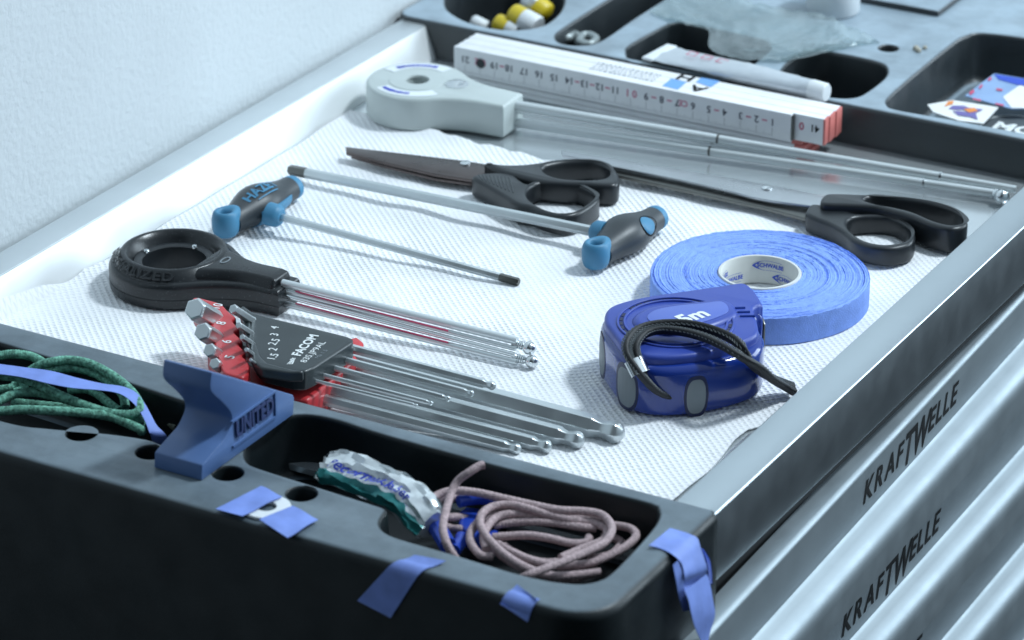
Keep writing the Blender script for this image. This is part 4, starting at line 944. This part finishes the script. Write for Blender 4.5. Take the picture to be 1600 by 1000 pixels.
cord('cord', [
 [(-200,190,Z),(0,135,Z),(120,122,Z+.001),(230,135,Z),(320,170,Z-.001),(400,235,Z-.003),(460,330,Z-.007)],
 [(180,330,Z-.006),(270,245,Z-.001),(390,195,Z+.003),(550,172,Z+.004),(720,195,Z+.004),(870,265,Z+.003),(990,345,Z+.002),(1080,430,Z+.001),(1140,520,Z),(1140,590,Z-.001),(1060,618,Z-.002),(900,605,Z-.002),(700,545,Z-.001),(480,455,Z+.001),(250,345,Z+.002),(100,310,Z+.001),(-100,300,Z)],
 [(330,330,Z-.006),(420,260,Z-.001),(530,235,Z),(660,242,Z),(800,290,Z-.001),(920,370,Z-.002),(1010,460,Z-.004),(1030,560,Z-.007)],
 [(-100,560,Z-.004),(0,505,Z-.003),(110,455,Z-.002),(260,435,Z-.002),(430,465,Z-.003),(620,520,Z-.004),(850,600,Z-.005),(1040,650,Z-.005),(1150,665,Z-.006),(1160,690,Z-.008)],
 [(-100,600,Z-.001),(0,592,Z-.001),(180,580,Z),(420,588,Z),(680,605,Z-.001),(900,635,Z-.003),(1040,690,Z-.005),(1150,740,Z-.006),(1165,760,Z-.008)],
 [(560,420,Z-.010),(700,410,Z-.009),(800,450,Z-.009),(900,530,Z-.009),(980,590,Z-.010)],
 [(100,520,Z-.010),(300,540,Z-.010),(600,570,Z-.010),(800,600,Z-.010)],
 [(-50,420,Z-.012),(100,400,Z-.010),(140,350,Z-.009),(200,400,Z-.010),(120,440,Z-.011)],
], f, .0021, 'cord_green', 'speckled green cord coiled in the left pocket of the near black tray')
bc_ = [at(*f((a, b)), z) for a, b, z in ((1130,520,Z-.012),(1230,580,Z-.013),(1340,650,Z-.014),(1450,730,Z-.015))]
single('cord', MB().tube(crom(bc_, 8), .0019, 10).build(sang=60), 'cord_brown', 'dark olive cord end beside the blue wedge in the left pocket', 'cord')
def ribbon(pairs, th=.00025, n=8):
    """sheet between two edge curves"""
    A = crom([p[0] for p in pairs], n); B = crom([p[1] for p in pairs], n); top = []; bot = []; M_ = 5; rows = []
    for i in range(len(A)):
        t_ = (A[min(i+1, len(A)-1)]-A[max(i-1, 0)]); nn = t_.cross(B[i]-A[i]).normalized()
        rows.append(([A[i].lerp(B[i], j/M_) + nn*th/2 for j in range(M_+1)], [A[i].lerp(B[i], j/M_) - nn*th/2 for j in range(M_+1)]))
    return MB().loft([a + b[::-1] for a, b in rows]).build(weld=0, sang=50)
rb = []
for (x0, yy0, x1_, yy1, z) in ((-80,205,-80,290,Z+.006),(0,206,0,288,Z+.006),(200,232,190,315,Z+.0065),(420,262,400,365,Z+.007),(640,320,600,402,Z+.007),(840,365,800,418,Z+.006),(1010,390,960,442,Z+.005),(1120,440,1060,495,Z+.003),(1190,530,1140,580,Z),(1240,620,1195,680,Z-.003),(1290,710,1225,760,Z-.006),(1360,780,1240,800,Z-.009),(1400,850,1260,870,Z-.014)):
    rb.append((at(*f((x0, yy0)), z), at(*f((x1_, yy1)), z)))
single('plastic_strip', ribbon(rb), 'masking_blue', 'blue flat strip draped over the green cord', 'strip')
# hooks of light wire tips in the left pocket
# glue tube
f = crop(490, 700, 7.62)
ZG_ = ZT
tube_t = thing('glue_tube', 'crumpled silver and teal glue tube with blue script in the right pocket', 'glue tube', at(600, 790, ZT-.034))
spine = [((190,60,.000),(20,340,-.004),.0020),((420,40,.001),(90,400,-.007),.0055),((660,120,.001),(330,480,-.008),.0075),((900,230,.001),(560,570,-.008),.0085),((1130,340,.000),(800,680,-.008),.0090),((1330,460,-.002),(960,780,-.010),.0090),((1470,590,-.004),(1080,930,-.013),.0085),((1580,760,-.007),(1230,1060,-.016),.0070)]
rings = []
for (ta, tb_, hh) in spine:
    A = at(*f(ta[:2]), ZT+ta[2]); B = at(*f(tb_[:2]), ZT+tb_[2]); N = 26; rg = []
    ax_ = (B-A); n_ = Vector((0, 0, 1)) - ax_.normalized()*ax_.normalized().z; n_.normalize()
    for j in range(N):
        th = 2*math.pi*j/N; cx_ = .5-.5*math.cos(th); hz = math.sin(th)
        jit = random.uniform(-.0017, .0017)
        rg.append(A + ax_*cx_ + n_*(hh*.40*hz + jit) + Vector((random.uniform(-.0007, .0007), random.uniform(-.0007, .0007), 0)))
    rings.append(rg)
# densify along the length
dense = []
for j in range(len(rings[0])):
    dense.append(crom([r_[j] for r_ in rings], 4))
rings2 = [[dense[j][i] + Vector((0, 0, .0005*math.sin(j*1.9+i*1.3))) for j in range(len(dense))] for i in range(len(dense[0]))]
part('tube_body', MB().loft(rings2).build(weld=0, sang=25), 'foil', tube_t)
# teal printed zone along the lower edge
N = len(rings2[0]); mbt = MB(); lo = list(range(8, 14)) 
rr2 = []
for i, rg in enumerate(rings2):
    cen = sum((q for q in rg), Vector())/N
    row = []
    for j in lo:
        edge_k = 1.03
        row.append(cen + (rg[j]-cen)*edge_k + Vector((0, 0, .0004)))
    wv = .35*math.sin(i*1.7)
    row[0] = row[0].lerp(row[1], .5+wv)
    rr2.append(row)
mbt.loft(rr2, caps=False, closed=False); part('teal_band', mbt.build(weld=0, sang=30), 'foil_teal', tube_t)
me = text('Pecornukleber', .0105, bold=.0002, shear=.25); xs = [v.co.x for v in me.vertices]; x0_, x1_ = min(xs), max(xs)
LN = len(rings2)-1
def ontube(v):
    uu = .12 + .66*(v.x-x0_)/(x1_-x0_); ii = uu*LN; i0 = min(int(ii), LN-1); fr_ = ii-i0
    jj = 7.2 - v.y/.0105*2.3; j0 = int(jj); fj = jj-j0
    def P(i): return rings2[i][j0].lerp(rings2[i][j0+1], fj)
    q = P(i0).lerp(P(i0+1), fr_); cen = (sum(rings2[i0], Vector())/N).lerp(sum(rings2[i0+1], Vector())/N, fr_)
    return q + (q-cen).normalized()*.0006 + Vector((0, 0, .0011))
part('lettering', warp(me, ontube), 'ink_blue', tube_t)
# blue plastic clip lying under the cord
f = crop(640, 710, 4.324)
bp_ = thing('plastic_clip', 'small dark blue plastic clip half hidden under the pink cord', 'clip', at(740, 800, ZT-.034))
part('body', shape([PX([(330,380),(380,345),(490,360),(520,420),(480,500),(600,500),(610,560),(440,560),(330,470)], ZT-.014, f)], ZT-.024, ZT-.014, .002), 'clip_blue', bp_)
part('arm', MB().tube([at(*f(p), ZT-.016) for p in ((300,650),(345,590),(350,560))], .003, 12).build(), 'clip_blue', bp_)
part('loop', MB().tube(crom([at(*f(p), ZT-.009) for p in ((330,320),(420,300),(520,300),(600,320),(640,350))], 5), .0028, 12).build(), 'clip_blue', bp_)
part('arm', MB().tube([at(*f(p), ZT-.014) for p in ((110,430),(200,520),(260,620))], .004, 10).build(), 'clip_blue', bp_)

# ================================================================== pieces of blue tape on the near tray
ye = YFF
def tape_fold(top0, top1, bot0, bot1, name, label):
    """strip lying on the tray top and folding over its rounded front edge"""
    zt = ZT+.0004; r = .0045; rows = []
    a0, a1 = at(*top0, zt), at(*top1, zt)
    b0, b1 = atY(*bot0, ye-.0005), atY(*bot1, ye-.0005)
    L0, L1 = [], []
    for (a, b, Lst) in ((a0, b0, L0), (a1, b1, L1)):
        yb = ye + r; n_ = 5
        tot = (a.y-yb) + r*1.57 + (zt-r-b.z)
        xs_ = lambda s: a.x + (b.x-a.x)*(s/tot)
        for i in range(n_): 
            y = a.y + (yb-a.y)*i/n_; Lst.append(Vector((xs_(a.y-y), y, zt + (.0012*(1-i/n_)**2))))
        for i in range(7):
            an = R_(90*i/6); Lst.append(Vector((xs_((a.y-yb) + r*an), yb - (r+.0006)*math.sin(an), zt-r + (r+.0003)*math.cos(an))))
        for i in range(1, 4):
            z = zt-r + (b.z-zt+r)*i/3; Lst.append(Vector((xs_((a.y-yb)+r*1.57+(zt-r-z)), ye-.0006-.0008*(i/3)**2, z)))
    A, B = L0, L1; M_ = 4; th = .00022; rows = []
    for i in range(len(A)):
        t_ = (A[min(i+1, len(A)-1)]-A[max(i-1, 0)]); nn = t_.cross(B[i]-A[i]).normalized()
        rows.append([A[i].lerp(B[i], j/M_) + nn*th/2 for j in range(M_+1)] + [A[i].lerp(B[i], j/M_) - nn*th/2 for j in range(M_, -1, -1)])
    return single(name, MB().loft(rows).build(weld=0, sang=50), 'masking_blue', label, 'tape piece', 'pieces of blue tape stuck to the near tray')
tape_fold((648,871), (697,880), (560,937), (612,964), 'tape_piece', 'long piece of blue tape folded over the front edge of the black tray')
tape_fold((808,917), (838,940), (783,941), (826,970), 'tape_piece', 'smallest piece of blue tape on the tray edge near the pink cord')
# washer under two pieces of tape
q = at(417, 796, ZT); ws_ = at(463, 800, ZT)
single('washer', MB().lathe((q.x, q.y, ZT), [(.0042, .0003), (.0105, .0003), (.0108, .0008), (.0105, .0016), (.0044, .0016), (.0042, .0012), (.0042, .0003)], 40).build(), 'white_plastic', 'pale round washer held between two pieces of blue tape', 'washer')
def sheet(pts, lift, label, nm='tape_piece', m='masking_blue', grp='pieces of blue tape stuck to the near tray'):
    P = [at(px, py, ZT+z) for (px, py), z in zip(pts, lift)]; N = 8; top = []; mb = MB()
    for i in range(N+1):
        A = P[0].lerp(P[1], i/N); B = P[3].lerp(P[2], i/N); top.append([A.lerp(B, j/N) + Vector((0, 0, .0004*math.sin(i*.9)*math.sin(j*.7))) for j in range(N+1)])
    rows = [r_ + [p - Vector((0, 0, .0003)) for p in r_[::-1]] for r_ in top]
    return single(nm, mb.loft(rows).build(weld=0, sang=50), m, label, 'tape piece', grp)
sheet([(337,795),(408,759),(441,775),(378,806)], [.0020,.0022,.0027,.0027], 'piece of blue tape over the left side of the pale washer')
sheet([(405,811),(457,790),(497,811),(449,840)], [.0027,.0027,.0020,.0022], 'piece of blue tape over the right side of the pale washer')
# tape hanging over the right corner of the near tray
f = crop(1000, 820, 5.557); xc = XT+.0008
def onX(p, dx=0.): return atX(*f(p), xc+dx)
def onT(p, dz=.0006): return at(*f(p), ZT+dz)
ht = thing('tape_tag', 'crumpled blue tape tag hanging over the right corner of the near tray', 'tape tag', at(*f((500, 500)), ZT-.03))
pairs = [(onT((75,180), .002), onT((260,30), .0012)), (onT((170,205)), onT((370,60))), (onT((250,240)), onT((450,90))), (onX((320,290), .001), onX((500,120), .001)), (onX((365,350), .003), onX((525,200), .003)), (onX((385,450), .005), onX((580,370), .006)), (onX((380,520), .003), onX((575,425), .004)), (onX((385,575), .004), onX((580,440), .0035))]
part('folded_end', ribbon(pairs, .0003, 4), 'masking_blue', ht)
pairs = [(onX((385,575), .006), onX((580,430), .006)), (onX((420,660), .007), onX((610,530), .007)), (onX((445,780), .008), onX((630,650), .008)), (onX((480,900), .008), onX((650,780), .009)), (onX((530,1010), .008), onX((610,920), .008)), (onX((545,1060), .008), onX((590,1010), .008))]
part('hanging_end', ribbon(pairs, .0003, 4), 'masking_blue', ht)
pairs = [(onX((530,210), .001), onX((560,200), -.004)), (onX((570,300), .002), onX((620,300), -.003)), (onX((590,400), .002), onX((640,420), -.003)), (onX((590,500), .002), onX((635,520), -.002))]
part('side_fold', ribbon(pairs, .0004, 4), 'clip_blue', ht)
pairs = [(onX((285,350), .001), onX((330,310), .002)), (onX((310,480), .003), onX((370,440), .004)), (onX((335,620), .003), onX((390,600), .004)), (onX((375,750), .003), onX((430,740), .004))]
part('back_fold', ribbon(pairs, .0004, 4), 'masking_blue', ht)

# ================================================================== things in the rear tray
f = crop(600, 0, 4)
def stick(name, p0, z0, p1, z1, r, capm, bodym, label, capfirst=True):
    a, b = at(*f(p0), z0), at(*f(p1), z1); d = (b-a).normalized(); Lq = (b-a).length
    t = thing(name, label, 'marker', a, 'small tubes with coloured caps in the rear tray pocket')
    part('body', MB().lathe(a, [(r*.97, .010), (r, .0105), (r, Lq-.001), (r*.9, Lq), (.00001, Lq)], 24, d).build(sang=40), bodym, t)
    part('cap', MB().lathe(a, [(.00001, 0), (r*.6, .0004), (r*.9, .0016), (r*.98, .003), (r, .0098), (r*.96, .010)], 24, d).build(sang=50), capm, t)
stick('capped_tube', (690,135), ZT-.010, (840,205), ZT-.014, .0062, 'yellow_cap', 'white_plastic', 'left one of the white tubes with yellow caps')
stick('capped_tube', (790,82), ZT-.005, (960,175), ZT-.010, .0074, 'yellow_cap', 'white_plastic', 'middle white tube with a rounded yellow cap')
stick('capped_tube', (1030,100), ZT-.010, (890,-10), ZT-.002, .0074, 'yellow_cap', 'alu_tube', 'right one of the tubes, its yellow cap pointing right')
stick('capped_tube', (540,125), ZT-.012, (640,175), ZT-.016, .0045, 'white_plastic', 'white_plastic', 'small all-white tube left of the yellow-capped ones')
# little grey bracket in the slot pocket
g = thing('bracket', 'small grey metal bracket lying in the slot-shaped pocket of the rear tray', 'bracket', at(*f((1240, 250)), ZT-.02))
part('arm', MB().tube(crom([at(*f(p), ZT-.008) for p in ((1125,240),(1160,235),(1190,215),(1215,240))], 5), .0028, 10).build(), 'grey_clip', g)
part('loop', MB().tube(crom([at(*f(p), ZT-.008) for p in ((1215,260),(1240,225),(1290,222),(1325,245),(1300,275),(1250,275),(1215,260))], 5), .0026, 10).build(), 'grey_clip', g)
# white metal tube with cap lying across the pockets
f = crop(1000, 20, 4.547)
a, b = at(*f((165, 290)), ZT+.004), at(*f((1225, 545)), ZT+.0045)
tt = thing('ointment_tube', 'pale flattened metal tube with a white cap behind the folding ruler', 'tube', at(*f((700, 440)), ZT))
d = (b-a).normalized(); sd = Vector((-d.y, d.x, 0)); rings = []; LT = (b-a).length
for i in range(25):
    uu = i/24; wdt = .0105*(1-uu)**.7*.75 + .0052; hh = .0008 + .0046*min(1, uu*1.8)
    rings.append([a + d*(LT*uu) + sd*(wdt*math.cos(2*math.pi*j/20)) + Vector((0, 0, hh*math.sin(2*math.pi*j/20) + random.uniform(-.0003, .0003))) for j in range(20)])
tbb = part('tube_body', MB().loft(rings).build(weld=0, sang=45), 'alu_tube', tt)
me = MB().box(-.006, .001, -.0135, .0135, -.0009, .0009).build(bevel=.0004); me.transform(frame(a, d, sd)); part('crimp', me, 'white_plastic', tt)
part('cap', MB().lathe(b - d*.001, [(.0056, 0), (.0058, .0008), (.0055, .0095), (.0048, .0105), (.00001, .0107)], 26, d).build(sang=45), 'white_plastic', tt)
mk = MB(); q = a + d*.020
for k in range(3):
    cq = q + d*(.010*k); sz = .0042
    P = [cq + d*(sz*math.cos(R_(45+90*j))) + sd*(sz*math.sin(R_(45+90*j))) + Vector((0, 0, .0042)) for j in range(4)]; Pi = [cq + (p-cq)*.78 + Vector((0, 0, .0009)) for p in P]
    mk.add(P + Pi, [(j, (j+1) % 4, 4+(j+1) % 4, 4+j) for j in range(4)])
part('printed_marks', mk.build(weld=0), 'ink_red', tt)
# clear plastic bag
f = crop(1000, 0, 2.6667)
def bag():
    grid = [[(40,50),(120,-10),(230,-60)], [(150,90),(260,40),(380,-20)], [(280,120),(400,80),(480,10)], [(290,200),(470,150),(640,40)], [(400,240),(600,180),(800,70)], [(560,250),(720,190),(870,110)], [(600,240),(800,190),(930,135)], [(700,205),(880,185),(1000,170)]]
    zs = [[.001,.002,.001], [.002,.003,.002], [.002,.005,.003], [.001,.007,.004], [.001,.007,.005], [.002,.006,.006], [.002,.004,.005], [.001,.002,.002]]
    rows = [[at(*f(p), ZT+z) for p, z in zip(r_, zr)] for r_, zr in zip(grid, zs)]
    cols = [crom([rows[i][j] for i in range(len(rows))], 6) for j in range(3)]
    G = [crom([cols[j][i] for j in range(3)], 10) for i in range(len(cols[0]))]
    for i, r_ in enumerate(G):
        for j, p in enumerate(r_): p.z += .0012*math.sin(i*.8+j*.5)*math.sin(j*.7-i*.3) + random.uniform(-.0012, .0012)
    rows = []
    for i, r_ in enumerate(G):
        e_ = min(1, min(i, len(G)-1-i)/4)
        rows.append(r_ + [Vector((p.x, p.y, max(ZT+.0006, p.z - .0005 - .004*e_*math.sin(math.pi*j/(len(r_)-1))))) for j, p in list(enumerate(r_))[::-1]])
    return MB().loft(rows).build(weld=0, sang=14)
single('plastic_bag', bag(), 'film', 'crumpled clear plastic bag lying over the rear tray pockets', 'plastic bag')
q = at(1301, 17, ZT)
cp = thing('white_cap', 'white round plastic cap standing on the rear tray at the top of the picture', 'cap', (q.x, q.y, ZT))
part('body', MB().lathe((q.x, q.y, ZT), [(.00001, .0004), (.0155, .0004), (.0163, .0016), (.0165, .028), (.0158, .0295), (.00001, .0297)], 48).build(sang=40), 'white_plastic', cp)
part('lid_band', MB().lathe((q.x, q.y, ZT), [(.0167, .020), (.0172, .0205), (.0172, .027), (.0165, .0275)], 48).build(sang=40), 'white_plastic', cp)
# cards and disc in the right pocket
f = crop(1380, 90, 5.882); zp = ZT-.030+.0012
def card(pts, z0, z1, m, label, nm='card'):
    P = [at(*f(p), ZT+z) for p, z in zip(pts, z0)]; mb = MB(); mb.add(P + [p + Vector((0, 0, -.0006)) for p in P], [tuple(range(len(P))), tuple(range(2*len(P)-1, len(P)-1, -1))] + [(i, len(P)+i, len(P)+(i+1) % len(P), (i+1) % len(P)) for i in range(len(P))])
    t = thing(nm, label, 'sticker', sum(P, Vector())/len(P)); part('sheet', mb.build(), m, t); return t
def mark(t, pts, z, m):
    P = [at(*f(p), ZT+z) for p in pts]; part('print', MB().add(P, [tuple(range(len(P)))]).build(weld=0), m, t)
zc = -.0125
k1 = card([(405,430),(640,390),(1060,455),(920,605),(700,580),(460,500)], [zc]*6, 0, 'card_white', 'white sticker with an orange and violet chevron emblem in the rear right pocket')
mark(k1, [(600,470),(640,440),(740,440),(800,465),(740,480),(670,480)], zc+.0003, 'ink_violet'); mark(k1, [(560,450),(600,400),(650,395),(640,425)], zc+.0003, 'ink_orange')
mark(k1, [(760,455),(920,475),(850,510),(870,570),(800,545),(690,530),(640,490),(700,490),(790,500)], zc+.0004, 'ink_violet'); mark(k1, [(740,470),(840,460),(870,490),(790,505)], zc+.0006, 'ink_orange')
k2 = card([(750,350),(1020,145),(1500,225),(1350,470),(1180,470)], [zc+.0006]*5, 0, 'sticker_blue', 'blue and white printed sticker with red edge marks in the rear right pocket')
mark(k2, [(1020,150),(1500,228),(1440,300),(1200,240),(1060,200)], zc+.0009, 'ink_deepblue'); mark(k2, [(1100,360),(1260,250),(1480,285),(1350,465),(1180,462)], zc+.0009, 'card_white')
for pp in ([(790,320),(830,290),(840,315),(800,345)], [(880,270),(910,240),(915,260),(885,290)], [(960,200),(990,175),(1000,195),(970,215)], [(1040,280),(1100,290),(1095,305),(1045,300)], [(820,370),(900,385),(900,400),(830,385)], [(1030,415),(1110,430),(1110,445),(1035,430)]): mark(k2, pp, zc+.0011, 'ink_red')
ds = at(*f((1210, 645)), ZT-.018)
dt = thing('round_badge', 'dark round badge with white lettering at the right picture edge', 'badge', (ds.x, ds.y, ZT-.02))
part('disc', MB().lathe((ds.x, ds.y, ZT-.020), [(.00001, 0), (.0195, 0), (.0200, .0008), (.0195, .0016), (.0186, .0017), (.00001, .0017)], 56).build(sang=40), 'disc_black', dt)
part('rim', MB().lathe((ds.x, ds.y, ZT-.0183), [(.0196, 0), (.0196, .0004), (.0188, .0004), (.0188, 0)], 56).build(sang=40), 'ink_white', dt)
q = at(*f((1200, 652)), ZT-.018); ex = (at(*f((1294,675)), ZT)-at(*f((1060,630)), ZT)).normalized(); ey = Vector((-ex.y, ex.x, 0))
part('lettering', warp(text('MG', .016, bold=.0006), lambda p: Vector((q.x, q.y, ZT-.0181)) + ex*p.x + ey*p.y), 'ink_white', dt)
q = at(1434, 79, ZT)
mb = MB()
for k in range(6): mb.ball((q.x+random.uniform(-.004, .004), q.y+random.uniform(-.005, .005), ZT+.0008), random.uniform(.001, .0022), 7)
single('crumb', mb.build(weld=0), 'crumb', 'small beige crumb on the rear tray beside a round hole', 'crumb')
